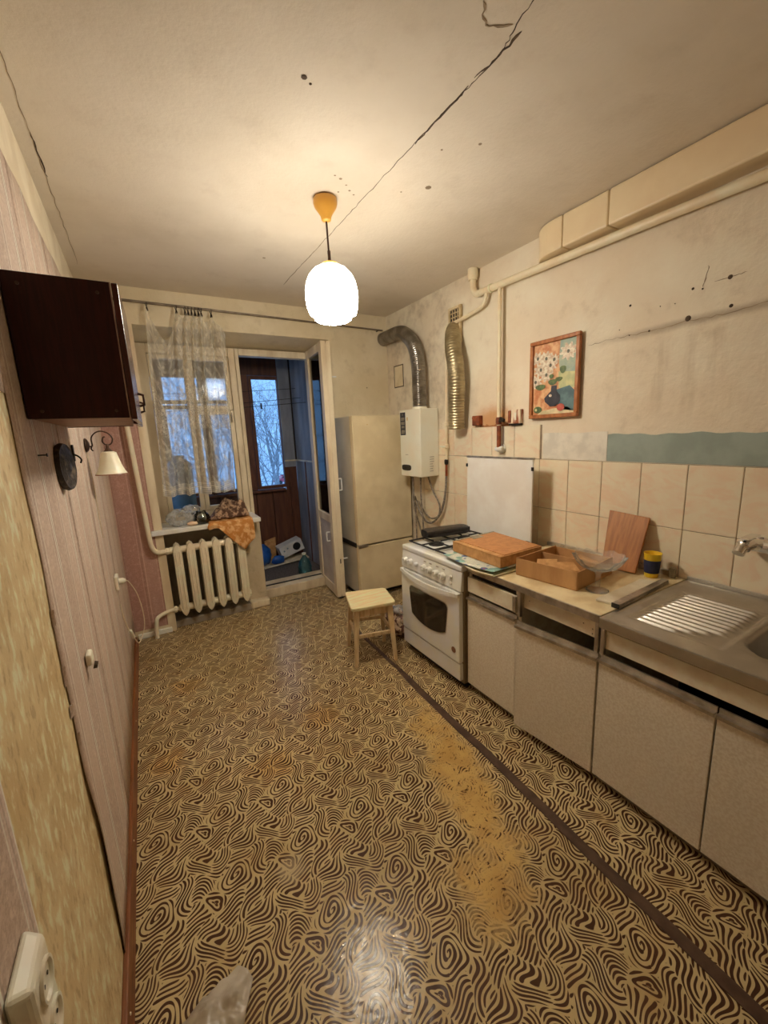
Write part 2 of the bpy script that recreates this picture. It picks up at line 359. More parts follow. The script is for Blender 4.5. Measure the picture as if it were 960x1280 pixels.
def lace_material():
    m, nt, b = newmat('lace_tulle'); nt.nodes.remove(b); out = nt.nodes['Material Output']
    uv = nt.nodes.new('ShaderNodeUVMap'); sp = nt.nodes.new('ShaderNodeSeparateXYZ'); nt.links.new(uv.outputs[0], sp.inputs[0])
    U, V = NX(nt, sp.outputs[0]), NX(nt, sp.outputs[1])           # metres of cloth across and down from the top
    net = ((U*900).sin()*.5+.5)*((V*900).sin()*.5+.5)
    # flower sprays in staggered rows
    row = (V*(1/.16)); sh = (row-row.fract())*.5
    a = ((U*(1/.14)+sh+20).fract()-.5)*.14; c_ = (row.fract()-.5)*.16
    r = (a*a+c_*c_).sqrt(); g = c_.atan2(a)
    petal = (.034+(g*5).sin()*.014-r).ss(-.002, .004)
    leafd = ((a+.045).pw(2)*(1/.0009)+(c_+.03-a*.6).pw(2)*(1/.00025)).sqrt()
    leaf = (1-leafd).ss(-.1, .2)
    vein = ((g*20).sin()*.3+.7)
    hem = V.ss(1.16, 1.165)*(((V*420).sin()*.5+.5)*.6+.3) + ((V-1.20).abs()*-1+.006).ss(0, .003)
    band = ((V-.62).abs()*-1+.16).ss(0, .02)*((noise(nt, uv.outputs[0], 40, 3, dist=2)*24).sin().ss(.2, .6))*.5
    al = (net*.16+.34+petal*.30*vein+leaf*.22+hem*.4+band+noise(nt, uv.outputs[0], 22, 4, .6).ss(.45, .65)*.16).clamp()
    tr = nt.nodes.new('ShaderNodeBsdfTransparent'); df = nt.nodes.new('ShaderNodeBsdfDiffuse'); tl = nt.nodes.new('ShaderNodeBsdfTranslucent')
    df.inputs[0].default_value = (*srgb(214,204,188), 1); tl.inputs[0].default_value = (*srgb(214,206,190), 1)
    m1 = nt.nodes.new('ShaderNodeMixShader'); m1.inputs[0].default_value = .35; nt.links.new(df.outputs[0], m1.inputs[1]); nt.links.new(tl.outputs[0], m1.inputs[2])
    m2 = nt.nodes.new('ShaderNodeMixShader'); nt.links.new(al.k, m2.inputs[0]); nt.links.new(tr.outputs[0], m2.inputs[1]); nt.links.new(m1.outputs[0], m2.inputs[2])
    nt.links.new(m2.outputs[0], out.inputs[0])
    return m
lace_m = lace_material()
def emit_material(name, col, st):
    m, nt, b = newmat(name); b.inputs['Base Color'].default_value = (.9,.85,.75,1)
    b.inputs['Emission Color'].default_value = col; b.inputs['Emission Strength'].default_value = st; b.inputs['Roughness'].default_value = .3
    return m
def opal_lamp():
    m, nt, b = newmat('lit_opal_glass'); vec, X, Y, Z = coords(nt)      # bulb hangs low in the shade: the dome fades toward its cap
    b.inputs['Base Color'].default_value = (.9,.85,.75,1); b.inputs['Roughness'].default_value = .3
    b.inputs['Emission Color'].default_value = LAMP_COL
    nt.links.new((((1-Z.ss(.0, .20))*.82+.18)*LAMP_EMIT).k, b.inputs['Emission Strength'])
    return m
lamp_glow = opal_lamp()
def flat(name, c, c2=None, sc=30):
    return pm(name, c, c2, sc, .6)

# ------------------------------------------------------------------ mesh helpers
class MB:
    def __init__(s): s.v = []; s.f = []; s.uv = None
    def add(s, vs, fs):
        o = len(s.v); s.v += [tuple(map(float, q)) for q in vs]; s.f += [tuple(o+i for i in q) for q in fs]; return s
    def box(s, x0, x1, y0, y1, z0, z1):
        return s.hexa([(x0,y0,z0),(x1,y0,z0),(x1,y1,z0),(x0,y1,z0),(x0,y0,z1),(x1,y0,z1),(x1,y1,z1),(x0,y1,z1)])
    def hexa(s, p): return s.add(p, [(0,3,2,1),(4,5,6,7),(0,1,5,4),(1,2,6,5),(2,3,7,6),(3,0,4,7)])
    def obox(s, c, ux, uy, hx, hy, z0, z1):
        """box whose footprint axes are the unit vectors ux, uy (2D) about c"""
        q = []
        for z in (z0, z1):
            for a, b in ((-1,-1),(1,-1),(1,1),(-1,1)):
                q.append((c[0]+ux[0]*hx*a+uy[0]*hy*b, c[1]+ux[1]*hx*a+uy[1]*hy*b, z))
        return s.hexa(q)
    def tube(s, pts, r, n=10, caps=True):
        P = [Vector(q) for q in pts]; R = r if isinstance(r, (list, tuple)) else [r]*len(P)
        t0 = (P[1]-P[0]).normalized(); ref = Vector((0,0,1)) if abs(t0.z) < .9 else Vector((1,0,0))
        u = t0.cross(ref).normalized(); o = len(s.v); m = len(P)
        for i, q in enumerate(P):
            t = ((P[min(i+1,m-1)]-P[i]).normalized() + (P[i]-P[max(i-1,0)]).normalized())
            t = t.normalized() if t.length > 1e-9 else t0
            u = (u - t*u.dot(t)); u = u.normalized() if u.length > 1e-6 else t.orthogonal().normalized()
            v = t.cross(u)
            for k in range(n):
                a = 2*PI*k/n; s.v.append(tuple(q+(u*math.cos(a)+v*math.sin(a))*R[i]))
        for i in range(m-1):
            for k in range(n):
                k2 = (k+1) % n; s.f.append((o+i*n+k, o+i*n+k2, o+(i+1)*n+k2, o+(i+1)*n+k))
        if caps:
            s.f.append(tuple(o+k for k in range(n))[::-1]); s.f.append(tuple(o+(m-1)*n+k for k in range(n)))
        return s
    def lathe(s, prof, c, n=24, ax=(0,0,1), closed=False):
        A = Vector(ax).normalized(); U = A.orthogonal().normalized(); V = A.cross(U); C = Vector(c); o = len(s.v); m = len(prof)
        for r, z in prof:
            for k in range(n):
                a = 2*PI*k/n; s.v.append(tuple(C+A*z+(U*math.cos(a)+V*math.sin(a))*max(r, 1e-4)))
        for i in range(m if closed else m-1):
            j = (i+1) % m
            for k in range(n):
                k2 = (k+1) % n; s.f.append((o+i*n+k, o+i*n+k2, o+j*n+k2, o+j*n+k))
        if not closed:
            s.f.append(tuple(o+k for k in range(n))[::-1]); s.f.append(tuple(o+(m-1)*n+k for k in range(n)))
        return s
    def prism(s, poly, a, b, axis):
        """extrude a 2D polygon between a and b along axis; poly coordinates are the other two axes in xyz order"""
        n = len(poly)
        def P(q, t): return {'x': (t,q[0],q[1]), 'y': (q[0],t,q[1]), 'z': (q[0],q[1],t)}[axis]
        return s.add([P(q, a) for q in poly]+[P(q, b) for q in poly], [tuple(range(n))[::-1], tuple(range(n, 2*n))]+[(i, (i+1)%n, n+(i+1)%n, n+i) for i in range(n)])
    def grid(s, fn, nu, nv, wrap=False):
        o = len(s.v)
        for i in range(nu+1):
            for j in range(nv+1): s.v.append(tuple(map(float, fn(i/nu, j/nv))))
        for i in range(nu):
            for j in range(nv): s.f.append((o+i*(nv+1)+j, o+(i+1)*(nv+1)+j, o+(i+1)*(nv+1)+j+1, o+i*(nv+1)+j+1))
        return s
    def build(s, name, mat, parent=None, bevel=0, smooth=False, seg=2, solid=0, uvfn=None, angle=40):
        off = BASE.get(parent.name, Vector((0,0,0))) if parent else Vector((0,0,0))
        me = bpy.data.meshes.new(name); me.from_pydata([tuple(Vector(q)-off) for q in s.v], [], s.f)
        bm = bmesh.new(); bm.from_mesh(me); bmesh.ops.recalc_face_normals(bm, faces=bm.faces)
        if bevel: bmesh.ops.bevel(bm, geom=[e for e in bm.edges if e.is_manifold and e.calc_face_angle(0) > .5], offset=bevel, segments=seg, profile=.5, affect='EDGES', clamp_overlap=True)
        bm.to_mesh(me); bm.free()
        if smooth:
            for q in me.polygons: q.use_smooth = True
            me.set_sharp_from_angle(angle=math.radians(angle))
        me.materials.append(mat)
        o = bpy.data.objects.new(name, me); COL.objects.link(o)
        if parent: o.parent = parent; BASE[o.name] = off
        if solid: md = o.modifiers.new('thickness', 'SOLIDIFY'); md.thickness = solid
        return o
BASE = {}
def thing(name, label, cat, loc=(0,0,0), group=None):
    o = bpy.data.objects.new(name, None); COL.objects.link(o); o.location = loc; o.empty_display_size = .05
    BASE[o.name] = Vector(loc); o['label'] = label; o['category'] = cat
    if group: o['group'] = group
    return o
def tag(o, label, cat, group=None):
    o['label'] = label; o['category'] = cat
    if group: o['group'] = group
    return o
def struct(name, loc=None):
    o = bpy.data.objects.new(name, None); COL.objects.link(o); o.empty_display_size = .05; o['kind'] = 'structure'
    BASE[o.name] = Vector(loc or (0,0,0)); o.location = loc or (0,0,0)
    return o
def sk(o, label=None, cat=None):
    o['kind'] = 'structure'
    if label: o['label'] = label
    if cat: o['category'] = cat
    return o
def curve(pts, n=8):
    """Catmull-Rom through pts"""
    P = [Vector(q) for q in pts]; P = [P[0]*2-P[1]]+P+[P[-1]*2-P[-2]]; out = []
    for i in range(1, len(P)-2):
        for k in range(n):
            t = k/n; a, b, c, d = P[i-1], P[i], P[i+1], P[i+2]
            out.append(.5*((2*b)+(-a+c)*t+(2*a-5*b+4*c-d)*t*t+(-a+3*b-3*c+d)*t**3))
    out.append(P[-2]); return out
def arc(c, r, a0, a1, n, fn): return [fn(c[0]+r*math.cos(a0+(a1-a0)*i/n), c[1]+r*math.sin(a0+(a1-a0)*i/n)) for i in range(n+1)]
def hsh(*a):
    v = math.sin(sum(q*k for q, k in zip(a, (12.9898, 78.233, 37.719, 51.3))))*43758.5453
    return v-math.floor(v)

# ================================================================== SETTING
def joint_x(y): return 1.122+.0376*y
fl = sk(MB().prism([(XL,YR),(joint_x(YR),YR),(joint_x(YB+.2),YB+.2),(XL,YB+.2)], -.08, 0, 'z').build('floor', M_floor))
fs = MB().prism([(joint_x(YR)+.0005,YR),(XR,YR),(XR,YB+.2),(joint_x(YB+.2)+.0005,YB+.2)], -.08, -.0005, 'z').build('linoleum_sheet', M_floor2, fl)
def strip_pts(y0, y1, w):
    n = 30; L = []; Rr = []
    for i in range(n+1):
        y = y0+(y1-y0)*i/n; wob = .003*math.sin(y*7)+.002*math.sin(y*17); k = w*(1 if y < 1.9 else .6)
        L.append((joint_x(y)-k+wob, y)); Rr.append((joint_x(y)+k+wob, y))
    return L+Rr[::-1]
sk(MB().prism(strip_pts(YR, 2.75, .020), .0004, .004, 'z').build('trim_1', strip_m), 'worn brown metal strip covering the linoleum joint along the floor', 'floor strip')
ceil = sk(MB().box(XL-.1, XR+.1, YR-.1, YB+.02, ZC, ZC+.08).build('ceiling', M_ceil))
def crack(name, pts, mat, parent, plane, wmin=.0015, wmax=.006, n=10, jit=.006, seed=1):
    """jagged ribbon with a little thickness following pts on a plane ('z' ceiling, 'x' wall)"""
    rnd = random.Random(seed); P = curve(pts, n); mb = MB(); L = []; R = []
    for i, q in enumerate(P):
        t = (P[min(i+1,len(P)-1)]-P[max(i-1,0)]).normalized(); nrm = Vector((-t.y, t.x, 0)) if plane == 'z' else Vector((0, -t.z, t.y))
        q = q+nrm*rnd.uniform(-jit, jit); wd = rnd.uniform(wmin, wmax)*(0.25 if i in (0, len(P)-1) else 1)
        L.append(q+nrm*wd); R.append(q-nrm*wd)
    k = len(P); dn = Vector((0,0,-.0012)) if plane == 'z' else Vector((-.0012 if P[0].x > 0 else .0012,0,0))
    v = L+R+[q-dn*.0 +dn for q in L]+[q+dn for q in R]; f = []
    for i in range(k-1):
        f += [(i,i+1,k+i+1,k+i),(2*k+i,3*k+i,3*k+i+1,2*k+i+1),(i,2*k+i,2*k+i+1,i+1),(k+i,k+i+1,3*k+i+1,3*k+i)]
    return mb.add(v, f).build(name, mat, parent)
z = ZC
crack('plaster_crack', [(.985,.62,z),(.995,.88,z),(1.03,1.018,z),(1.022,1.2,z),(1.019,1.412,z),(1.012,1.8,z),(1.009,2.165,z)], crack_m, ceil, 'z', .0004, .0016, 12, .004, 3)
crack('plaster_crack', [(1.03,.93,z),(1.028,1.02,z),(1.018,1.10,z)], crack_m, ceil, 'z', .001, .0045, 6, .004, 5)
crack('plaster_crack', [(1.022,1.13,z),(1.02,1.30,z),(1.019,1.42,z)], crack_m, ceil, 'z', .0012, .0045, 6, .003, 6)
crack('plaster_crack', [(1.009,2.165,z),(1.006,2.4,z),(1.004,2.62,z),(1.0,3.0,z)], crack_soft, ceil, 'z', .0006, .0025, 8, .003, 8)
crack('plaster_crack', [(.88,.92,z),(.93,.96,z),(.995,.93,z)], crack_soft, ceil, 'z', .001, .004, 6, .004, 9)
crack('plaster_crack', [(-.186,1.55,z),(-.185,1.9,z),(-.183,2.2,z),(-.181,2.6,z),(-.180,3.14,z)], crack_soft, ceil, 'z', .0005, .0014, 10, .003, 11)
crack('plaster_crack', [(-.184,1.95,z),(-.182,2.10,z),(-.180,2.22,z)], crack_m, ceil, 'z', .0008, .003, 6, .003, 12)
for k, (x, y, a) in enumerate(((.56,1.331,.008),(.585,1.345,.004),(1.24,1.31,.006),(1.13,1.40,.004),(1.23,1.62,.012),(1.14,1.70,.004),(.86,1.73,.006),(.90,1.76,.004),(.93,1.79,.005),(.89,1.82,.004),(.96,1.81,.004),(.83,1.72,.004),(.77,2.62,.008))):
    MB().lathe([(a*1.2,-.0008),(a*.7,-.0016)], (x,y,ZC), 7).build('plaster_chip', crack_m if k < 2 else crack_soft, ceil)

# ---- left wall: bared underlayer with wallpaper sheets over it
wl = sk(MB().box(XL-.1, XL, YR-.1, YB+.02, 0, ZC).build('wall_left', M_left))
def sheet(y0, y1, z0, z1, curl=0, seed=0):
    rnd = random.Random(seed); ph = rnd.uniform(0, 6)
    def fn(u, v):
        y = y0+(y1-y0)*u; zz = z0+(z1-z0)*v; x = XL+.0022+.0012*math.sin(zz*5+ph)*math.sin(y*9+ph)
        if z1 > 2.2 and v == 1: zz += .006*math.sin(y*8)+.004*math.sin(y*21)
        if curl and u == 0: y += .010*math.sin(zz*6)+.006*math.sin(zz*17)
        if curl:
            e = math.exp(-((y-y0)/.045)**2); zc = max(0, 1-((zz-.34)/.36)**2)
            x += .007*e*zc
        return (x, y, zz)
    return MB().grid(fn, 14, 40 if curl else 12).build('wallpaper_sheet', M_wp_left, wl, smooth=True, solid=.0012)
for i, (a, b, c, d, cu) in enumerate(((YR,-.40,.06,2.275,0),(-.40,.16,.06,2.275,0),(.16,.69,.06,2.275,0),(.69,1.15,1.57,2.275,0),(1.15,1.68,.06,2.275,1),(1.681,2.21,.06,2.275,0),(2.211,2.74,.06,2.275,0),(2.741,YB,.06,2.275,0))):
    sheet(a, b, c, d, cu, i)
# frayed edge scraps beside the bared strip
for i, (y, zz, wd, h) in enumerate(((1.145,.90,.012,.05),(1.142,.82,.016,.03),(1.15,.73,.01,.04),(1.148,1.05,.008,.04))):
    MB().hexa([(XL+.002,y-wd,zz),(XL+.008,y-wd*.3,zz+.004),(XL+.006,y+.006,zz),(XL+.002,y+.006,zz),(XL+.002,y-wd*.6,zz+h),(XL+.009,y-wd*.2,zz+h),(XL+.006,y+.006,zz+h*.9),(XL+.002,y+.006,zz+h*.9)]).build('paper_scrap', M_wp_left, wl)
bb = sk(MB().hexa([(XL,YR,0),(XL+.022,YR,0),(XL+.022,3.34,0),(XL,3.34,0),(XL,YR,.062),(XL+.014,YR,.062),(XL+.014,3.34,.062),(XL,3.34,.062)]).build('baseboard_left', brown_board, bevel=.003), 'brown painted wooden skirting board along the wallpapered wall', 'skirting board')
for y, zz in ((1.02,.052),(.86,.056),(1.55,.05),(2.3,.05)):
    MB().lathe([(.004,0),(.003,.003)], (XL+.016,y,zz*.8), 8, (1,0,0)).build('nail_head', old_white, bb)

# ---- right wall
wr = sk(MB().box(XR, XR+.1, YR-.1, YB+.02, 0, ZC).build('wall_right', M_right))
TY, TW = 1.482, .1994
R1, R2, R0 = .9603, 1.2581, .6625
MB().box(XR-.005, XR, -.32, 2.88, R0, R2).build('grout_bed', grout_m, wr)
MB().box(XR-.005, XR, 1.676, 2.88, R2, 1.462).build('grout_bed', grout_m, wr)
def tile_mesh(wd, h, t=.009):
    o = MB().box(-t, 0, -wd/2, wd/2, -h/2, h/2).build('tile', tile_m, wr, bevel=.0018, seg=1); return o
proto = {}
def put_tile(y, zc, wd, h):
    key = (round(wd,3), round(h,3))
    if key not in proto: o = tile_mesh(wd, h); proto[key] = o.data
    else: o = bpy.data.objects.new('tile', proto[key]); COL.objects.link(o); o.parent = wr
    o.location = (XR, y, zc)
for i in range(-7, 9):
    yc = TY-TW*(i+.5)
    for zc in ((R1+R2)/2, (R0+R1)/2): put_tile(yc, zc, TW-.0028, .2978-.0028)
for i in range(-7, -1):
    wd = TW-.0028
    put_tile(TY-TW*(i+.5), (R2+1.466)/2, wd, 1.466-R2-.0028)
MB().grid(lambda u, v: (XR-.0016, 1.664-.398*u, R2+.003+(.150+.003*math.sin(u*9))*v), 14, 4).build('filler_patch', white_patch, wr, solid=.0016)
MB().grid(lambda u, v: (XR-.0014, 1.264-1.56*u, R2+.003+(.136+.003*math.sin(u*31)+.003*math.sin(u*77))*v), 60, 4).build('paint_patch', green_patch, wr, solid=.0014)
crack('plaster_crack', [(XR,1.40,1.858),(XR,1.25,1.866),(XR,1.1,1.862),(XR,.95,1.872),(XR,.8,1.866),(XR,.6,1.885)], crack_soft, wr, 'x', .0004, .0016, 8, .004, 21)
crack('plaster_crack', [(XR,.885,2.07),(XR,.89,2.03),(XR,.90,1.99)], crack_soft, wr, 'x', .0008, .002, 5, .002, 22)
crack('plaster_crack', [(XR,.86,2.002),(XR,.79,2.0),(XR,.755,2.005)], crack_soft, wr, 'x', .0008, .002, 5, .002, 23)
for y, zz, a in ((.944,1.881,.015),(1.195,1.999,.007),(.936,1.996,.007),(.808,2.001,.011),(.795,1.892,.009),(.90,1.985,.005),(1.19,1.865,.004),(1.0,1.955,.003),(1.06,1.96,.003),(1.24,1.90,.003),(1.10,1.865,.006)):
    MB().lathe([(a*.8,0),(a*.65,.002),(a*.35,.003)], (XR,y,zz), 9, (-1,0,0)).build('plaster_hole', crack_m, wr)

# ---- rear wall behind the camera
sk(MB().box(XL-.1, XR+.1, YR-.1, YR, 0, ZC).build('wall_rear', M_rear))

# ---- window wall with a deep joint recess for window and balcony door
YF = 3.72                                      # plane of the frames
RX0, RX1, RZ = .045, 1.50, 2.262
mb = MB()
mb.box(XL-.1, RX0, YB, YF+.14, -.08, ZC+.08)                          # left pier
mb.box(RX1, XR+.1, YB, YF+.14, -.08, ZC+.08)                          # right pier
mb.hexa([(RX0,YB,RZ),(RX1,YB,RZ),(RX1,YF+.14,2.19),(RX0,YF+.14,2.19),(RX0,YB,ZC+.08),(RX1,YB,ZC+.08),(RX1,YF+.14,ZC+.08),(RX0,YF+.14,ZC+.08)])
wb = sk(mb.build('wall_back', M_back))
MB().box(RX0, RX0+.006, YB+.004, YF, 0, 2.255).build('reveal_plaster', M_reveal, wb)
MB().box(XL+.003, -.005, YB-.0025, YB, .06, 2.36).build('wallpaper_sheet', M_wp_back, wb)
MB().box(-.004, RX0+.006, YB-.006, YB, .0, 2.262).build('corner_filler', old_white, wb)
nw = sk(MB().box(RX0, .66, 3.60, YF+.02, 0, .775).build('wall_niche', M_niche), 'dark grey painted niche wall behind the radiator', 'wall')
sk(MB().box(.645, .795, 3.545, YF+.02, 0, .775).build('wall_pier', M_pier, bevel=.006), 'narrow beige pier between the radiator and the balcony door', 'wall')
sk(MB().box(.018, .64, 3.47, 3.60, 0, .055).build('trim_2', M_niche, bevel=.006), 'low grey ledge on the floor under the radiator', 'ledge')
sk(MB().box(.64, .80, 3.47, 3.60, 0, .06).build('trim_3', old_white, bevel=.01), 'chipped white end of the floor ledge beside the door', 'ledge')
sk(MB().box(XL+.02, .018, YB-.022, YB, 0, .038).build('baseboard_back', white_enamel, bevel=.004), 'short white skirting piece at the foot of the rose wallpaper', 'skirting board')
sk(MB().box(-.025, .775, 3.395, YF, .775, .812).build('window_sill', white_enamel, bevel=.006), 'white wooden window sill above the radiator', 'window sill')
thr = struct('door_threshold'); sk(thr, 'worn cream wooden threshold step of the balcony door', 'threshold')
MB().box(.795, RX1, 3.62, YF+.14, 0, .088).build('step', old_white, thr, bevel=.006)
MB().box(.795, 1.39, YF-.005, YF+.01, .088, .096).build('rubber_edge', black_pl, thr)

# window frame, casement and post
win = struct('window_1'); sk(win, 'white wooden kitchen window beside the balcony door', 'window')
y0, y1 = YF, YF+.07
MB().box(RX0+.006, RX0+.075, y0, y1, .812, 2.20).build('frame_post', old_white, win, bevel=.004)
MB().box(RX0+.075, .715, y0, y1, 2.13, 2.20).build('frame_rail', old_white, win, bevel=.004)
MB().box(RX0+.075, .715, y0, y1, .812, .87).build('frame_rail', old_white, win, bevel=.004)
MB().box(.715, .765, y0-.01, y1, .812, 2.20).build('frame_post', old_white, win, bevel=.004)
MB().box(.767, .798, y0-.015, y1, .088, 2.20).build('door_post', old_white, win, bevel=.005)
sash = MB()
def sash_frame(name, x0, x1, z0, z1, w, parent, yy0, yy1, mat):
    q = MB()
    q.box(x0, x0+w, yy0, yy1, z0, z1); q.box(x1-w, x1, yy0, yy1, z0, z1); q.box(x0+w, x1-w, yy0, yy1, z0, z0+w); q.box(x0+w, x1-w, yy0, yy1, z1-w, z1)
    s_ = q.build(name, mat, parent, bevel=.003)
    MB().box(x0+w-.004, x1-w+.004, (yy0+yy1)/2-.002, (yy0+yy1)/2+.002, z0+w-.004, z1-w+.004).build('pane', pane_m, s_)
    return s_
sash_frame('casement', .122, .40, .872, 2.128, .035, win, YF+.005, YF+.05, old_white)
sash_frame('casement', .402, .713, .872, 1.70, .035, win, YF+.005, YF+.05, old_white)
sash_frame('vent_sash', .402, .713, 1.702, 2.128, .035, win, YF+.005, YF+.05, old_white)
MB().tube([(.69,YF-.02,1.60),(.69,YF-.02,1.68)], .006, 8).build('latch', chrome, win, smooth=True)

# balcony door frame head and jamb, and the open door leaf
d1 = struct('door_1'); sk(d1, 'open white balcony door with glass above a grey panel', 'door')
MB().box(.80, 1.50, YF-.01, YF+.07, 2.145, 2.20).build('frame_head', old_white, d1, bevel=.004)
MB().box(1.405, 1.47, YF-.01, YF+.07, .09, 2.145).build('frame_jamb', old_white, d1, bevel=.004)
# leaf swings into the room: hinge near (1.375, 3.70), free edge at about (1.345, 3.23); double sash, 8.5 cm thick
H0 = Vector((1.383, 3.700)); H1 = Vector((1.342, 3.228)); LD = (H1-H0).normalized(); LN = Vector((-LD.y, LD.x)); LL = (H1-H0).length
if LN.x < 0: LN = -LN
def leaf_box(mb, a0, a1, t0, t1, z0, z1):
    q = []
    for zz in (z0, z1):
        for a, t in ((a0,t0),(a1,t0),(a1,t1),(a0,t1)):
            v = H0+LD*a+LN*t; q.append((v.x, v.y, zz))
    return mb.hexa(q)
ZB, ZT = .015, 2.205
TK = .082
for (a0, a1, t0, t1) in ((0,.055,0,TK),(LL-.075,LL,0,.040),(LL-.075,LL,.043,TK)):
    leaf_box(MB(), a0, a1, t0, t1, ZB, ZT).build('stile', old_white, d1, bevel=.005)
leaf_box(MB(), LL-.02, LL+.004, .036, .047, ZB+.02, ZT-.02).build('stile_bead', old_white, d1, bevel=.002)
for z0, z1 in ((ZB,ZB+.09),(.69,.76),(ZT-.07,ZT)):
    leaf_box(MB(), .055, LL-.075, .004, TK-.004, z0, z1).build('rail', old_white, d1, bevel=.004)
leaf_box(MB(), .045, LL-.065, .012, .028, ZB+.05, .70).build('lower_panel', door_panel_paint, d1)
leaf_box(MB(), .045, LL-.065, TK-.028, TK-.012, ZB+.05, .70).build('lower_panel', door_panel_paint, d1)
for t in (.018, TK-.02):
    leaf_box(MB(), .05, LL-.07, t, t+.004, .755, ZT-.065).build('pane', pane_m, d1)
def leaf_pt(a, t, zz): v = H0+LD*a+LN*t; return (v.x, v.y, zz)
def pull(a, t, sgn, zz, h, depth, r=.006):
    return curve([leaf_pt(a,t,zz-h),leaf_pt(a,t-sgn*depth*.9,zz-h),leaf_pt(a,t-sgn*depth,zz-h*.8),leaf_pt(a,t-sgn*depth,zz+h*.8),leaf_pt(a,t-sgn*depth*.9,zz+h),leaf_pt(a,t,zz+h)], 5)
MB().tube(pull(LL-.10, 0, 1, .565, .04, .028), .005, 8).build('pull_handle', white_enamel, d1, smooth=True)
MB().tube(pull(LL-.035, TK, -1, 1.03, .05, .035), .006, 8).build('pull_handle', white_enamel, d1, smooth=True)
for zz in (1.93, .36):
    MB().tube([leaf_pt(LL-.03,TK,zz),leaf_pt(LL-.03,TK+.045,zz)], .006, 8).build('latch_pin', white_enamel, d1, smooth=True)
MB().tube([leaf_pt(LL+.003,.05,.33),leaf_pt(LL+.003,.05,.37)], .005, 6).build('keyhole_plate', dark_metal, d1)
leaf_box(MB(), .0, LL, .02, .06, .0, .0145).build('draught_brush', black_pl, d1)

# ---- balcony beyond
YG = 4.62
bf = sk(MB().box(-1.2, 2.0, YF+.14, YG+.08, -.05, .05).build('floor_balcony', balc_floor))
sk(MB().box(-1.2, 2.0, YF+.14, YG+.2, 2.42, 2.48).build('ceiling_balcony', balc_wall))
bw = sk(MB().box(1.52, 1.60, YF+.14, YG+.1, .05, 2.42).build('wall_balcony_right', balc_wall))
MB().box(1.505, 1.52, YF+.15, YG-.02, 1.185, 1.20).build('ledge_trim', old_white, bw)
MB().box(1.510, 1.52, 4.30, 4.312, .05, 1.185).build('joint_batten', balc_wood, bw)
MB().box(1.505, 1.52, 4.585, 4.60, 1.2, 2.42).build('joint_batten', dark_metal, bw)
sk(MB().box(-1.25, -1.2, YF+.14, YG+.1, .05, 2.42).build('wall_balcony_left', balc_wall))
bp = struct('wall_balcony_parapet')
x = -1.2
while x < 1.37:
    x2 = min(x+.186, 1.38); MB().box(x+.002, x2-.002, YG, YG+.03, .05, .86).build('board', balc_wood, bp, bevel=.003, seg=1); x = x2
MB().box(-1.2, 1.52, YG+.03, YG+.05, -.05, .86).build('backing', balc_wood, bp)
MB().box(-1.2, 1.36, YG-.06, YG+.06, .86, .885).build('sill_board', balc_frame, bp, bevel=.004)
MB().box(-1.2, 1.52, YG, YG+.06, 2.12, 2.42).build('head_board', balc_wood, bp)
# cupboard filling the far right corner above a dark niche
cup = thing('balcony_cupboard', 'tall blue grey cupboard panel in the balcony corner above a dark niche', 'cupboard', (1.45,YG-.02,.0505))
MB().box(1.378, 1.515, YG-.025, YG-.005, 1.12, 2.415).build('door', balc_wall, cup, bevel=.002)
MB().box(1.378, 1.515, YG-.034, YG-.0255, 1.185, 1.20).build('ledge_trim', old_white, cup)
MB().box(1.378, 1.515, YG-.004, YG-.0005, .0505, 1.12).build('niche_back', balc_wood, cup)
MB().box(1.42, 1.44, YG-.03, YG-.005, .0505, 1.115).build('niche_post', balc_wood, cup)
bwn = struct('window_2'); sk(bwn, 'brown framed balcony glazing above the parapet boards', 'window')
for x0, x1, tr in ((-1.16,-.42,1),(-.36,.20,1),(.215,.60,1),(.62,.985,1),(1.065,1.408,0)):
    if tr:
        sash_frame('sash', x0, x1, .89, 1.81, .035, bwn, YG+.005, YG+.05, balc_frame)
        sash_frame('sash', x0, x1, 1.825, 2.115, .035, bwn, YG+.005, YG+.05, balc_frame)
    else: sash_frame('sash', x0, x1, .89, 2.115, .035, bwn, YG+.005, YG+.05, balc_frame)
for x in (-1.19, -.39, .207, .61, 1.025):
    MB().box(x-.02 if x != 1.025 else .99, x+.02 if x != 1.025 else 1.06, YG, YG+.06, .886, 2.12).build('post', balc_frame, bwn, bevel=.003)
# clothes lines
for k, (y, z0, z1) in enumerate(((4.45,1.93,1.97),(4.30,1.76,1.86),(4.15,1.74,1.80))):
    P = [(-1.2+2.72*i/24, y, z0+(z1-z0)*i/24-.05*math.sin(PI*i/24)) for i in range(25)]
    tag(MB().tube(P, .0025, 5).build('clothes_line', dark_metal), ('uppermost', 'middle', 'lowest')[k]+' thin dark clothes line strung across the balcony', 'clothes line', 'balcony clothes lines')
for k, (x, y, zz) in enumerate(((1.01,4.30,1.775),(1.10,4.30,1.785))):
    tag(MB().box(x-.006, x+.006, y-.008, y+.008, zz-.04, zz+.02).build('clothes_peg', black_pl, bevel=.002), ('left', 'right')[k]+' dark peg clipped on the balcony clothes line', 'clothes peg', 'clothes pegs')
from mathutils import noise as mnoise
def fbm(p, sc, o=3): return mnoise.fractal(Vector(p)*sc, 1.0, 2.0, o)
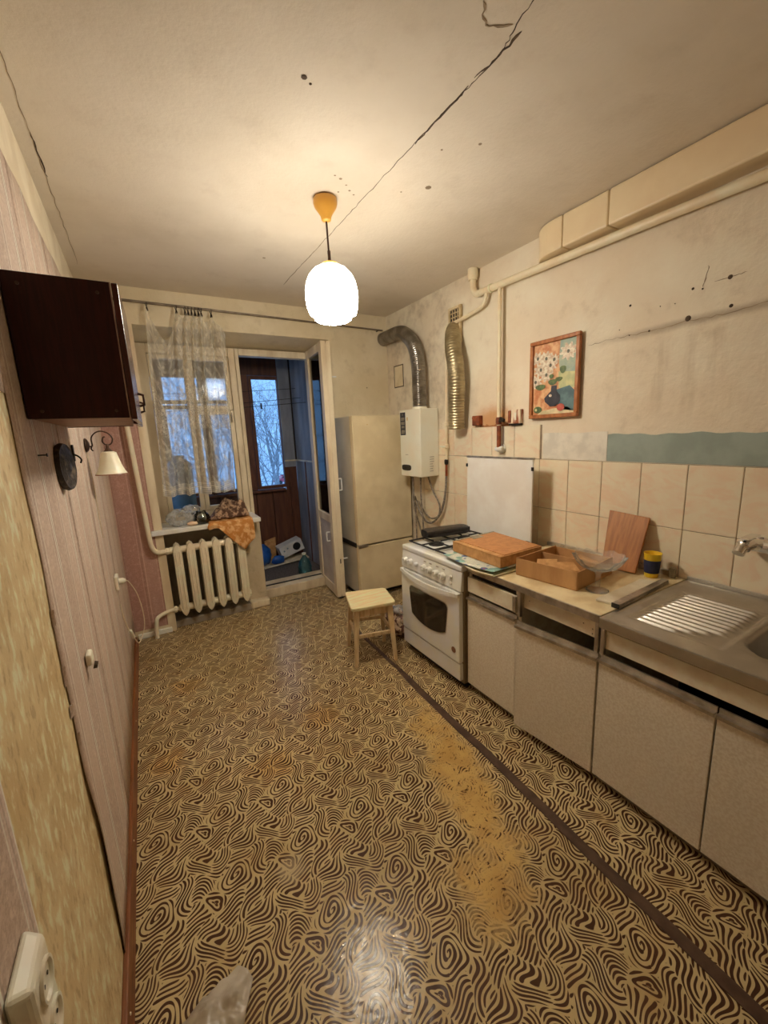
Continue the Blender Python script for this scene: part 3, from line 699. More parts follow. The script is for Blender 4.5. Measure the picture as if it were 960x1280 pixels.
def blob(c, r, amp, sc, n=20, m=14, flat=None, seed=0):
    """lumpy closed surface"""
    q = MB(); o = []
    for i in range(m+1):
        th = PI*i/m
        for k in range(n):
            ph = 2*PI*k/n; d = Vector((math.sin(th)*math.cos(ph), math.sin(th)*math.sin(ph), math.cos(th)))
            a = 1+amp*fbm(d+Vector((seed,seed*2,0)), sc)
            v = Vector((c[0]+d.x*r[0]*a, c[1]+d.y*r[1]*a, c[2]+d.z*r[2]*a))
            if flat is not None and v.z < flat: v.z = flat+.001*hsh(i, k)
            q.v.append(tuple(v))
    for i in range(m):
        for k in range(n):
            k2 = (k+1) % n; q.f.append((i*n+k, i*n+k2, (i+1)*n+k2, (i+1)*n+k))
    return q

# ================================================================== LARGE THINGS
# ---- gas cooker
cx0, cx1, cy0, cy1 = 1.392, 1.95, 1.602, 2.188
ck = thing('gas_cooker', 'white enamel gas cooker with dark oven window and raised lid', 'cooker', (1.67,1.895,0))
side_m = pm('cooker_side_brown_grey', srgb(140,124,98), srgb(124,108,82), 6, .5)
MB().box(cx0+.012, cx1, cy0, cy1, .03, .70).build('body', side_m, ck, bevel=.004)
MB().box(cx0+.03, cx1, cy0+.01, cy1-.01, 0, .03).build('plinth', dark_metal, ck)
MB().box(cx0-.004, cx1, cy0-.001, cy1+.001, .70, .735).build('hob_plate', white_enamel, ck, bevel=.010, seg=3)
MB().hexa([(cx0-.010,cy0,.588),(cx0+.012,cy0,.588),(cx0+.012,cy1,.588),(cx0-.010,cy1,.588),(cx0,cy0,.700),(cx0+.012,cy0,.700),(cx0+.012,cy1,.700),(cx0,cy1,.700)]).build('control_panel', white_enamel, ck, bevel=.004)
for k, y in enumerate((2.138, 2.08, 2.018, 1.936, 1.881, 1.816, 1.758)):
    r = .013 if k == 2 else .020
    kb = MB().lathe([(r*1.1,0),(r*1.1,.006),(r,.010),(r*.85,.024),(r*.7,.026)], (cx0-.0065,y,.640), 16, (-1,0,0.08)).build('knob', white_enamel, ck, smooth=True, angle=30)
    if k != 2: MB().box(cx0-.040, cx0-.030, y-.0035, y+.0035, .624, .656).build('grip', white_enamel, kb, bevel=.002)
    if k > 2: MB().box(cx0-.0052, cx0-.0030, y-.012, y+.010, .676, .682).build('printed_mark', heater_print, ck)
for zz in (.656, .620): MB().lathe([(.010,0),(.010,.008),(.007,.010)], (cx0-.006,1.688,zz), 14, (-1,0,.05)).build('push_button', white_enamel, ck, smooth=True, angle=30)
od = MB().box(cx0-.020, cx0+.011, cy0+.004, cy1-.004, .165, .582).build('oven_door', white_enamel, ck, bevel=.006, seg=3)
def window_poly(ins=0):
    P = []
    y0_, y1_, zt, zb, bow = 1.705+ins, 2.085-ins, .488-ins, .318+ins, .060
    rr = .03
    for i in range(7): a = PI/2*i/6; P.append((y0_+rr-rr*math.cos(PI/2-a) if False else y0_+rr-rr*math.sin(a), zt-rr+rr*math.cos(a)))
    for i in range(1, 18):
        t = i/18; P.append((y0_+(y1_-y0_)*t, zb+.012-bow*math.sin(PI*t)**.62))
    for i in range(7): a = PI/2*i/6; P.append((y1_-rr+rr*math.cos(a), zt-rr+rr*math.sin(a)))
    return P
MB().prism(window_poly(-.004), cx0-.0225, cx0-.0195, 'x').build('window_trim', heater_print, od)
MB().prism(window_poly(), cx0-.0245, cx0-.0205, 'x').build('oven_window', oven_glass, od)
HB = []
for i in range(21):
    t = i/20; y = cy0+.010+(cy1-cy0-.02)*t; HB.append((cx0-.024-.028*math.sin(PI*t)**.6, y, .570-.014*math.sin(PI*t)))
hm = MB(); n_ = len(HB)
for x, y, zz in HB: hm.v += [(x,y,zz-.012-.010*math.sin(PI*(y-cy0)/(cy1-cy0))), (x+.010,y,zz-.016-.010*math.sin(PI*(y-cy0)/(cy1-cy0))), (x+.012,y,zz+.012), (x,y,zz+.012)]
for i in range(n_-1):
    for k in range(4): hm.f.append((i*4+k, i*4+(k+1)%4, (i+1)*4+(k+1)%4, (i+1)*4+k))
hm.f += [(0,1,2,3), ((n_-1)*4+3,(n_-1)*4+2,(n_-1)*4+1,(n_-1)*4)]
hm.build('oven_handle', white_enamel, od, bevel=.003)
for y in (cy0+.018, cy1-.018): MB().box(cx0-.030, cx0-.015, y-.012, y+.012, .556, .580).build('handle_mount', white_enamel, od, bevel=.003)
MB().lathe([(.018,0),(.018,.0015),(.016,.002)], (cx0-.0202,1.655,.232), 20, (-1,0,0)).build('badge', badge_m, od)
MB().box(cx0-.016, cx0+.011, cy0+.004, cy1-.004, .055, .158).build('lower_drawer', white_enamel, ck, bevel=.006, seg=3)
lid = MB().hexa([(cx1-.012,cy0+.01,.742),(cx1,cy0+.01,.742),(cx1,cy1-.01,.742),(cx1-.012,cy1-.01,.742),(cx1-.006,cy0+.012,1.268),(cx1+.006,cy0+.012,1.268),(cx1+.006,cy1-.012,1.268),(cx1-.006,cy1-.012,1.268)]).build('hob_lid', lid_m, ck, bevel=.004)
MB().box(cx1-.009, cx1+.009, cy0+.008, cy1-.008, 1.264, 1.276).build('lid_edge', alu, lid, bevel=.002)
for y in (cy0+.03, cy1-.03):
    MB().box(cx1-.022, cx1+.004, y-.014, y+.014, .730, .775).build('lid_hinge', dark_metal, ck, bevel=.003)
for y in (cy0+.006, cy1-.02): MB().box(cx1-.012, cx1-.004, y, y+.014, 1.20, 1.222).build('lid_stop', dark_metal, lid)
for gy0, gy1 in ((1.622,1.888),(1.902,2.168)):
    g = MB(); zz = .752
    for (a, b) in (((1.435,gy0),(1.915,gy0)),((1.435,gy1),(1.915,gy1)),((1.435,gy0),(1.435,gy1)),((1.915,gy0),(1.915,gy1)),((1.675,gy0),(1.675,gy1))):
        g.tube([(*a,zz),(*b,zz)], .0055, 6)
    for bx in (1.555, 1.795):
        yc = (gy0+gy1)/2
        for dx, dy in ((1,0),(-1,0),(0,1),(0,-1)):
            e = (bx+dx*.12, yc+dy*(gy1-gy0)/2); s_ = (bx+dx*.035, yc+dy*.035); g.tube([(*e,zz),(*s_,zz)], .005, 6)
    g.build('pan_grate', black_iron, ck)
    for bx in (1.555, 1.795):
        MB().lathe([(.05,0),(.05,.006),(.034,.010),(.034,.014),(.010,.016)], (bx,(gy0+gy1)/2,.7345), 20).build('burner', black_iron, ck, smooth=True, angle=30)

# ---- base cabinets, worktop, sink unit
XF = 1.425
def carcass(root, y0, y1, top=.705, mid=True, back=2.072):
    t = .016
    MB().box(XF+.012, back, y0, y0+t, .06, top).build('side_panel', drawer_cream, root)
    MB().box(XF+.012, back, y1-t, y1, .06, top).build('side_panel', drawer_cream, root)
    MB().box(XF+.012, back, y0+t, y1-t, .06, .076).build('bottom_panel', drawer_cream, root)
    MB().box(back-.006, back, y0+t, y1-t, .076, top).build('back_panel', interior_shade, root)
    MB().box(XF+.030, XF+.046, y0+.001, y1-.001, 0, .06).build('plinth', plinth_m, root)
    MB().box(XF+.055, back, y0+.03, y1-.03, 0, .06).build('foot', interior_shade, root)
def door(root, ya, xa, yb, xb, z0, z1, bar=True):
    """door slab between two plan points (outer face), with its metal grip profile on the top edge"""
    d = Vector((xb-xa, yb-ya)).normalized(); nrm = Vector((-d.y, d.x)); nrm = nrm if nrm.x > 0 else -nrm
    def q(mb, e0, e1, t0, t1, a, b):
        A = Vector((xa,ya))+d*e0; B = Vector((xb,yb))+d*e1; P = []
        for zz in (a, b): P += [(A.x+nrm.x*t0,A.y+nrm.y*t0,zz),(B.x+nrm.x*t0,B.y+nrm.y*t0,zz),(B.x+nrm.x*t1,B.y+nrm.y*t1,zz),(A.x+nrm.x*t1,A.y+nrm.y*t1,zz)]
        return mb.hexa(P)
    do = q(MB(), 0, 0, 0, .016, z0, z1).build('door', pale_laminate, root, bevel=.0015, seg=1)
    if bar:
        m_ = MB(); q(m_, 0, 0, -.010, .016, z1+.001, z1+.006); q(m_, 0, 0, -.010, -.006, z1-.006, z1+.001); q(m_, 0, 0, .010, .016, z1+.006, z1+.022)
        m_.build('grip_profile', alu, do)
    return do
c1 = thing('base_cabinet', 'cream base cabinet with a closed drawer next to the cooker', 'cabinet', (1.75,1.42,0), 'kitchen base cabinets')
carcass(c1, 1.2535, 1.5935)
door(c1, 1.591, XF-.006, 1.256, XF-.006, .045, .556)
dr = MB().box(XF-.004, XF+.012, 1.2535, 1.591, .592, .676).build('drawer', drawer_cream, c1, bevel=.002)
MB().box(XF-.010, XF-.0045, 1.2535, 1.275, .594, .674).build('end_cap', alu, dr, bevel=.002)
MB().box(XF+.018, XF+.03, 1.27, 1.577, .676, .705).build('top_rail', interior_shade, c1)
c2 = thing('base_cabinet', 'cream base cabinet with a sunken drawer and a door hanging ajar', 'cabinet', (1.75,1.05,0), 'kitchen base cabinets')
carcass(c2, .8475, 1.2515)
door(c2, 1.222, XF-.044, .8495, XF-.006, .040, .553)
for y in (.850, 1.232): MB().box(XF-.004, XF+.014, y, y+.016, .578, .704).build('front_post', alu, c2, bevel=.003)
dr = MB().box(XF+.022, XF+.036, .868, 1.232, .622, .702).build('drawer', drawer_cream, c2, bevel=.002)
for y, zz in ((.89,.655),(.89,.635),(1.20,.665),(.93,.665)): MB().lathe([(.003,0),(.002,.001)], (XF+.0215,y,zz), 7, (-1,0,0)).build('screw_hole', crack_m, dr)
wt = thing('worktop', 'worn cream worktop with metal front edge between cooker and sink', 'worktop', (1.75,1.225,.706))
MB().box(1.424, 2.078, .848, 1.593, .706, .735).build('slab', counter_m, wt, bevel=.003)
MB().box(1.416, 1.4235, .847, 1.593, .704, .7365).build('edge_strip', alu, wt, bevel=.002)
MB().box(2.062, 2.078, .892, 1.593, .7355, .762).build('upstand', alu, wt, bevel=.003)
MB().box(2.040, 2.061, .880, .905, .7355, .785).build('upstand_end', tape_m, wt, bevel=.004)

su = thing('sink_cabinet', 'cream two door sink cabinet under the stainless drainer', 'cabinet', (1.75,.46,0), 'kitchen base cabinets')
carcass(su, .076, .8435, .60)
door(su, .8405, XF-.006, .4635, XF-.006, .045, .556)
door(su, .4580, XF-.006, .0800, XF-.006, .045, .556)
MB().box(XF+.006, XF+.022, .094, .826, .606, .680).build('front_panel', drawer_cream, su, bevel=.002)
for y in (.826, .078): MB().box(XF-.004, XF+.014, y, y+.016, .580, .686).build('front_post', alu, su, bevel=.003)
sn = thing('kitchen_sink', 'stainless steel sink with ribbed drainer and oval bowl', 'sink', (1.75,.45,.69))
SX0, SX1, SY0, SY1, SZ = 1.408, 2.078, .06, .842, .732
def sink_h(x, y):
    # bowl: rounded rectangle
    qx = abs(x-1.745)-.195; qy = abs(y-.272)-.208; rr = .10
    d = math.hypot(max(qx+rr,0), max(qy+rr,0))+min(max(qx+rr,qy+rr),0)-rr
    t = min(max(-d/.035, 0), 1); t = t*t*(3-2*t); zz = SZ-.15*t
    if t < .02 and d < .03: zz -= .004*(1-max(d,0)/.03)
    # drainer: recessed panel with raised ribs
    e = min(x-1.50, 1.925-x, y-.495, .792-y)
    if e > 0 and t <= 0:
        k = min(e/.012, 1); zz -= .006*k
        f_ = (x-1.508)/.034; fr = f_-math.floor(f_); yl = .52+.12*max(0, (1.62-x)/.12)
        if 0 <= f_ <= 12 and yl < y < .775:
            rb = max(0, 1-abs(fr-.5)/.26); en = min((y-yl)/.02, (.775-y)/.02, 1)
            zz += .011*math.sqrt(rb)*max(en, 0)
    edge = min(x-SX0, SX1-x, y-SY0, SY1-y)
    if edge < .012: zz += .003
    return zz
def sg(u, v): x = SX0+(SX1-SX0)*u; y = SY0+(SY1-SY0)*v; return (x, y, sink_h(x, y))
MB().grid(sg, 200, 110).build('sink_top', steel, sn, smooth=True, angle=70)
MB().box(SX0-.001, SX0+.004, SY0, SY1, .694, .7335).build('front_lip', steel, sn, bevel=.002)
MB().box(SX0+.004, SX1, SY1-.004, SY1, .706, .7335).build('side_lip', steel, sn)
MB().box(SX1-.006, SX1, SY0, SY1, .7355, .752).build('rear_upstand', steel, sn, bevel=.002)
MB().lathe([(.034,0),(.034,.003),(.022,.001),(.008,.002)], (1.745,.272,.5825), 20).build('drain', chrome, sn, smooth=True, angle=30)

# ---- refrigerator
fr = thing('refrigerator', 'tall cream two door refrigerator in the corner by the balcony door', 'refrigerator', (1.77,3.23,0))
FX0, FX1, FY0 = 1.502, 2.062, 3.06
MB().box(FX0+.004, FX1, FY0+.058, 3.425, .05, 1.603).build('body', fridge_side, fr, bevel=.006)
MB().box(FX0+.03, FX1-.03, FY0+.08, 3.40, 0, .05).build('feet_plinth', dark_metal, fr)
du = MB().box(FX0, FX1, FY0, FY0+.046, .505, 1.605).build('upper_door', fridge_m, fr, bevel=.006, seg=3)
MB().box(FX0, FX1, FY0, FY0+.046, .055, .492).build('lower_door', fridge_m, fr, bevel=.006, seg=3)
for z0, z1 in ((.51,1.60),(.06,.487)): MB().box(FX0+.004, FX1-.004, FY0+.0465, FY0+.0575, z0, z1).build('door_gasket', gasket_m, fr)
MB().box(FX0-.006, FX0+.09, FY0-.007, FY0-.0005, .483, .513).build('hinge_bracket', alu, fr, bevel=.003)
MB().box(FX0-.004, FX0+.0035, FY0+.05, 3.42, .478, .518).build('dark_side_strip', black_pl, fr)
MB().lathe([(.005,0),(.004,.002)], (FX0+.14,FY0,1.53), 8, (0,-1,0)).build('screw_cap', gasket_m, fr)

# ---- wall-hung water heater
wh = thing('water_heater', 'white wall hung gas water heater with black display and flue', 'water heater', (2.0,2.80,1.09))
HX, HY0, HY1, HZ0, HZ1 = 1.892, 2.655, 2.950, 1.092, 1.632
MB().hexa([(HX,HY0,HZ0),(2.080,HY0+.012,HZ0),(2.080,HY1,HZ0),(HX,HY1,HZ0),(HX,HY0,HZ1),(2.080,HY0+.012,HZ1),(2.080,HY1,HZ1),(HX,HY1,HZ1)]).build('casing', heater_m, wh, bevel=.006, seg=3)
lb = MB().box(HX-.0015, HX-.0002, 2.862, 2.938, 1.43, 1.613).build('label_strip', pm('dark_blue_label', srgb(38,40,48), srgb(30,32,40), 20, .4), wh)
for z0, z1, ya, yb in ((1.590,1.602,2.894,2.908),(1.55,1.574,2.872,2.928),(1.515,1.54,2.872,2.928),(1.488,1.506,2.876,2.924),(1.444,1.474,2.872,2.928)):
    for k in range(3):
        q0 = z0+(z1-z0)*k/3; MB().box(HX-.0022, HX-.0012, ya+.004*hsh(k,z0), yb-.010*hsh(z1,k), q0, q0+(z1-z0)*.2).build('label_print', heater_print, lb)
MB().box(HX-.001, HX-.0001, 2.826, 2.842, 1.545, 1.572).build('small_sticker', gasket_m, wh)
MB().box(HX-.001, HX-.0001, 2.835, 2.875, 1.268, 1.272).build('small_print', heater_print, wh)
dp = []
for i in range(24):
    a = 2*PI*i/24; dp.append((2.862+.066*math.copysign(abs(math.cos(a))**.5, math.cos(a)), 1.163+.024*math.copysign(abs(math.sin(a))**.6, math.sin(a))))
ds = MB().prism(dp, HX-.005, HX-.0002, 'x').build('display', black_pl, wh, bevel=.001)
for y in (2.885, 2.862, 2.839): MB().box(HX-.0065, HX-.0048, y-.004, y+.004, 1.156, 1.168).build('display_digit', dark_metal, ds)
for k in range(7):
    zz = 1.25-k*.019; MB().box(1.955, 2.03-.02*hsh(k,3), HY0-.0005+.0062, HY0+.0075, zz-.0025, zz+.0025).build('side_print', heater_print, wh)
def corrugated(path, r, pitch, amp, n=18):
    """ribbed flexible duct along path (list of Vectors)"""
    L = [0]
    for a, b in zip(path, path[1:]): L.append(L[-1]+(b-a).length)
    P = []; R = []; tot = L[-1]; k = int(tot/pitch*4); j = 0
    for i in range(k+1):
        s_ = tot*i/k
        while j < len(L)-2 and L[j+1] < s_: j += 1
        t = (s_-L[j])/max(L[j+1]-L[j], 1e-9); P.append(path[j].lerp(path[j+1], min(t,1))); R.append(r+amp*(1 if i%4 in (1,2) else -1))
    return MB().tube(P, R, n)
fp = curve([(1.985,2.785,1.628),(1.985,2.787,1.80),(1.99,2.80,1.98),(2.0,2.86,2.13),(2.012,2.98,2.235),(2.026,3.12,2.288),(2.030,3.40,2.295)], 8)
corrugated(fp, .056, .016, .0022).build('flue_duct', foil, wh, smooth=True, angle=80)
MB().lathe([(.060,0),(.060,.02),(.05,.02)], (1.985,2.785,1.630), 20).build('flue_collar', heater_m, wh, smooth=True, angle=30)
for i, (x, y, P) in enumerate(((1.96,2.88,[(1.96,2.88,1.10),(1.965,2.88,.92),(1.97,2.87,.78),(2.0,2.84,.62),(2.03,2.82,.45)]),
        (2.0,2.82,[(2.0,2.82,1.10),(2.0,2.82,.92),(2.0,2.81,.80),(2.0,2.80,.70),(2.0,2.80,.45)]),
        (2.03,2.74,[(2.03,2.76,1.10),(2.03,2.70,.98),(2.04,2.62,.86),(2.04,2.64,.76),(2.03,2.74,.73),(2.03,2.84,.79),(2.03,2.90,.85),(2.03,2.95,.84),(2.04,2.96,.78),(2.04,2.96,.5)]))):
    MB().tube(curve(P, 8), .0075, 8).build('water_hose', hose_m, wh, smooth=True)

# ---- gas pipe run on the right wall
gp = thing('gas_pipe', 'cream painted gas pipe running under the duct and down the wall', 'pipe', (2.04,1.99,1.31))
def seg_tube(name, pts, r, mat, parent, n=14): return MB().tube(pts, r, n).build(name, mat, parent, smooth=True)
seg_tube('main_run', [(2.045,2.15,2.330),(2.045,1.2,2.312),(2.045,YR+.01,2.252)], .021, pipe_m, gp)
seg_tube('bend', curve([(2.045,2.15,2.330),(2.048,2.19,2.334),(2.050,2.225,2.365),(2.050,2.232,2.41),(2.050,2.232,2.498)], 6), .022, pipe_m, gp)
MB().lathe([(.030,0),(.034,.03),(.034,.07)], (2.050,2.232,2.428), 16).build('collar', pipe_m, gp, smooth=True, angle=30)
seg_tube('riser', [(2.045,1.985,2.325),(2.045,1.980,1.31)], .0135, pipe_m, gp)
seg_tube('branch', curve([(2.045,2.10,2.325),(2.045,2.11,2.28),(2.045,2.14,2.245),(2.045,2.22,2.228),(2.046,2.36,2.212),(2.048,2.48,2.205),(2.05,2.515,2.19),(2.05,2.52,2.14)], 6), .012, pipe_m, gp)
seg_tube('drop', [(2.05,2.52,2.14),(2.05,2.533,1.20)], .009, pipe_m, gp)
for y, zz in ((2.06,2.328),): MB().lathe([(.026,-.006),(.026,.006)], (2.045,y,zz), 16, (0,1,0)).build('pipe_clamp', cream_paint, gp)
for zz in (1.50, 1.33):
    MB().lathe([(.011,-.018),(.017,-.012),(.017,.012),(.011,.018)], (2.05,2.528,zz), 12).build('valve_body', pipe_m, gp, smooth=True)
MB().tube([(2.045,2.528,1.33),(2.015,2.535,1.33),(2.012,2.565,1.335)], .006, 8).build('valve_lever', white_pl, gp, smooth=True)
MB().lathe([(.013,-.02),(.016,-.01),(.016,.012),(.012,.02)], (2.05,2.536,1.21), 10).build('union_nut', dark_metal, gp)
seg_tube('copper_tail', [(2.05,2.536,1.19),(2.05,2.538,1.10)], .010, copper, gp)
seg_tube('flexible_hose', curve([(2.05,2.538,1.10),(2.045,2.55,.95),(2.04,2.60,.80),(2.03,2.70,.70),(2.03,2.80,.695),(2.02,2.88,.78),(2.01,2.93,.90)], 8), .009, hose_m, gp)
MB().lathe([(.016,-.024),(.020,-.01),(.020,.012),(.016,.024)], (2.045,1.982,1.50), 12).build('rusted_joint', rust_m, gp, smooth=True)
MB().tube([(2.045,1.975,1.495),(2.03,1.945,1.51),(2.03,1.925,1.50)], .013, 8).build('tap_key', dark_metal, gp, smooth=True)
seg_tube('stained_tail', [(2.045,1.980,1.47),(2.045,1.979,1.33)], .0142, rust_m, gp)
MB().lathe([(.030,-.004),(.030,.004)], (2.076,1.979,1.318), 16, (1,0,0)).build('wall_rosette', white_enamel, gp)
MB().lathe([(.014,-.03),(.02,-.01),(.02,.01),(.014,.03)], (2.05,1.979,1.318), 12, (0,1,0)).build('stop_valve', white_enamel, gp, smooth=True)
# ventilation duct box at the ceiling
vd = thing('ventilation_duct', 'beige rounded ventilation duct box along the ceiling corner', 'duct', (2.03,.5,2.33))
def duct_seg(name, y0, y1, rounded=False):
    if not rounded: return MB().box(1.978, XR-.001, y0, y1, 2.345, ZC-.004).build(name, duct_m, vd, bevel=.008, seg=3)
    P = [(XR-.001,y0),(1.978,y0)]
    for i in range(13): a = PI/2*i/12; P.append((XR-.001-.112*math.cos(a), y0+.05+.155*math.sin(a)))
    return MB().prism(P, 2.345, ZC-.004, 'z').build(name, duct_m, vd, bevel=.006, seg=2)
duct_seg('end_section', 1.503, 1.71, True); duct_seg('duct_section', 1.262, 1.500); duct_seg('duct_section', YR+.01, 1.259)

# ---- radiator
rd = thing('radiator', 'six section cream cast iron radiator under the window sill', 'radiator', (.36,3.45,0))
def rad_section(xc):
    m_ = MB()
    for y0_, y1_ in ((3.388,3.428),(3.452,3.492)):
        P = [(xc,.112),(xc+.016,.128),(xc+.030,.165),(xc+.030,.640),(xc+.020,.675),(xc,.692),(xc-.020,.675),(xc-.030,.640),(xc-.030,.165),(xc-.016,.128)]
        m_.prism(P, y0_, y1_, 'y')
    m_.box(xc-.014, xc+.014, 3.428, 3.452, .15, .66)
    # two shallow vertical ribs on the face
    for dx in (-.013, .013): m_.box(xc+dx-.005, xc+dx+.005, 3.383, 3.390, .17, .635)
    return m_
for k in range(6):
    xc = .128+.0935*k
    o = rad_section(xc).build('section', radiator_paint, rd, bevel=.005, seg=2, smooth=True)
for zz in (.640, .168):
    MB().tube([(.085,3.44,zz),(.625,3.44,zz)], .027, 14).build('header_tube', radiator_paint, rd, smooth=True)
    MB().lathe([(.030,0),(.034,.008),(.030,.02)], (.620,3.44,zz), 8, (1,0,0)).build('end_plug', radiator_paint, rd)
MB().tube(curve([(-.098,3.385,2.495),(-.082,3.382,2.0),(-.067,3.38,1.54),(-.048,3.38,1.0),(-.040,3.38,.76),(-.030,3.385,.69),(-.002,3.395,.652),(.045,3.425,.643),(.09,3.44,.640)], 7), .0165, 14).build('riser_pipe', radiator_paint, rd, smooth=True)
for x in (.062, .085): MB().lathe([(.024,-.012),(.027,0),(.024,.012)], (x,3.435,.641), 8, (1,0,0)).build('pipe_nut', radiator_paint, rd)
MB().tube(curve([(.09,3.44,.168),(.04,3.43,.170),(-.03,3.40,.166),(-.070,3.375,.150),(-.082,3.368,.10),(-.088,3.365,.05),(-.090,3.362,.001)], 6), .0145, 14).build('return_pipe', radiator_paint, rd, smooth=True)
MB().lathe([(.024,-.012),(.026,0),(.024,.012)], (.062,3.435,.169), 8, (1,0,0)).build('pipe_nut', radiator_paint, rd)

# ---- curtain rod, clips, lace curtain
rod = thing('curtain_rod', 'thin grey metal curtain rod above the window', 'curtain rod', (1.0,3.385,2.38))
MB().tube([(-.06,3.385,2.398),(1.05,3.385,2.383),(2.02,3.385,2.366)], [.009,.0075,.007], 10).build('rod', rod_m, rod, smooth=True)
for x, zz in ((-.055,2.398),(1.55,2.376),(1.985,2.366)):
    MB().tube([(x,YB-.0005,zz),(x,3.385,zz)], .005, 8).build('bracket', dark_metal, rod)
MB().lathe([(.012,0),(.016,.008),(.010,.018)], (-.078,3.385,2.398), 12, (1,0,0)).build('finial', rod_m, rod, smooth=True)
CL = [.155,.336,.392,.412,.434,.456,.480,.498,.565]
cu = thing('lace_curtain', 'sheer cream lace curtain bunched on clips at the window', 'curtain', (.36,3.35,1.07))
clipz = lambda x: 2.397-.0146*(x+.06)
anch = [(0.0,.150,2.352),(.30,.336,2.346),(.42,.392,2.344),(.55,.434,2.344),(.68,.480,2.343),(.84,.565,2.340),(1.0,.645,2.225)]
def lerp_tab(tab, u, k):
    for a, b in zip(tab, tab[1:]):
        if a[0] <= u <= b[0]: t = (u-a[0])/(b[0]-a[0]); return a[k]+(b[k]-a[k])*t, t, (a, b)
    return tab[-1][k], 1, (tab[-2], tab[-1])
def curt(u, v):
    xt, t, (a, b) = lerp_tab(anch, u, 1); zt, _, _ = lerp_tab(anch, u, 2)
    sagd = {0.0:.19, .30:.035, .42:.03, .55:.03, .68:.04, .84:.0}.get(a[0], .0)
    zt -= sagd*math.sin(PI*t)**1.0
    xb = .088+.520*u; zb = 1.075-.012*u-.012*abs(math.sin(u*14))
    e = v**.55
    x = xt+(xb-xt)*e+.010*math.sin(u*40+v*3)*(.3+.7*v); zz = zt+(zb-zt)*v
    fold = (.034*math.sin(u*52+.6*math.sin(v*4))+.016*math.sin(u*23+1+v*1.5)+.010*math.sin(u*97+v*2))*(.55+.45*v)
    if u < .28: fold *= .45+.8*u
    y = 3.352+fold+.012*math.sin(v*5+u*9)
    return (x, min(y, 3.40), zz)
NU, NV = 150, 60
lc = MB().grid(curt, NU, NV).build('cloth', lace_m, cu, smooth=True, angle=180)
uvl = lc.data.uv_layers.new(name='UVMap')
for poly in lc.data.polygons:
    for li in poly.loop_indices:
        vi = lc.data.loops[li].vertex_index; i, j = divmod(vi, NV+1); uvl.data[li].uv = (i/NU*1.15, j/NV*1.25)
for x in CL:
    zc = clipz(x); cl = MB().lathe([(.0125,-.002),(.0155,-.002),(.0155,.002),(.0125,.002)], (x,3.385,zc-.006), 14, (1,.25,0), closed=True).build('ring', lace_ring, cu)
    MB().hexa([(x-.008,3.370,zc-.050),(x+.008,3.370,zc-.050),(x+.008,3.390,zc-.050),(x-.008,3.390,zc-.050),(x-.003,3.380,zc-.020),(x+.003,3.380,zc-.020),(x+.003,3.386,zc-.020),(x-.003,3.386,zc-.020)]).build('clip', lace_ring, cu)

# ---- dark wall cabinet on the left wall
wc = thing('wall_cabinet', 'dark mahogany wall cabinet hung high on the wallpapered wall', 'cabinet', (-.12,1.6,1.52))
KX0, KX1, KY0, KY1, KZ0, KZ1 = XL+.006, -.016, 1.292, 1.93, 1.524, 1.853
MB().box(KX0, KX1, KY0, KY0+.016, KZ0, KZ1).build('side_panel', mahogany, wc, bevel=.001, seg=1)
MB().box(KX0, KX1, KY1-.016, KY1, KZ0, KZ1).build('side_panel', mahogany, wc, bevel=.001, seg=1)
MB().box(KX0, KX1, KY0+.016, KY1-.016, KZ0+.002, KZ0+.018).build('bottom_panel', under_brown, wc)
MB().box(KX0, KX1, KY0+.016, KY1-.016, KZ1-.018, KZ1-.002).build('top_panel', mahogany, wc)
MB().box(KX0, KX0+.004, KY0+.016, KY1-.016, KZ0+.018, KZ1-.018).build('back_panel', under_brown, wc)
MB().box(KX1-.001, KX1+.002, KY0-.0005, KY0+.0165, KZ0, KZ1).build('edge_band', pm('pale_edge_band', srgb(150,124,112), srgb(132,106,94), 20, .5), wc)
for ya, yb, ox in ((KY0+.002,(KY0+KY1)/2-.002,.012),((KY0+KY1)/2+.002,KY1-.001,.014)):
    d_ = MB().hexa([(KX1+.003,ya,KZ0-.004),(KX1+.017,ya,KZ0-.004),(KX1+.017+ox,yb,KZ0-.004),(KX1+.003+ox,yb,KZ0-.004),(KX1+.003,ya,KZ1),(KX1+.017,ya,KZ1),(KX1+.017+ox,yb,KZ1),(KX1+.003+ox,yb,KZ1)]).build('door', mahog_front, wc, bevel=.002)
    MB().tube([(KX1+.017+ox*.9,yb-.03,KZ0+.05),(KX1+.03+ox,yb-.03,KZ0+.055),(KX1+.03+ox,yb-.03,KZ0+.085),(KX1+.017+ox*.9,yb-.03,KZ0+.09)], .004, 8).build('handle', bronze, d_, smooth=True)
for x, zz in ((-.196,1.828),(-.044,1.826),(-.196,1.542),(-.044,1.542)):
    MB().lathe([(.0042,0),(.0042,.0012),(.0012,.0006)], (x,KY0,zz), 10, (0,-1,0)).build('screw_cap', bronze, wc)
MB().lathe([(.010,-.0025),(.0135,-.0025),(.0135,.0025),(.010,.0025)], (KX0+.04,KY1-.1,KZ1+.012), 12, (0,1,.2), closed=True).build('hanging_eye', bronze, wc)

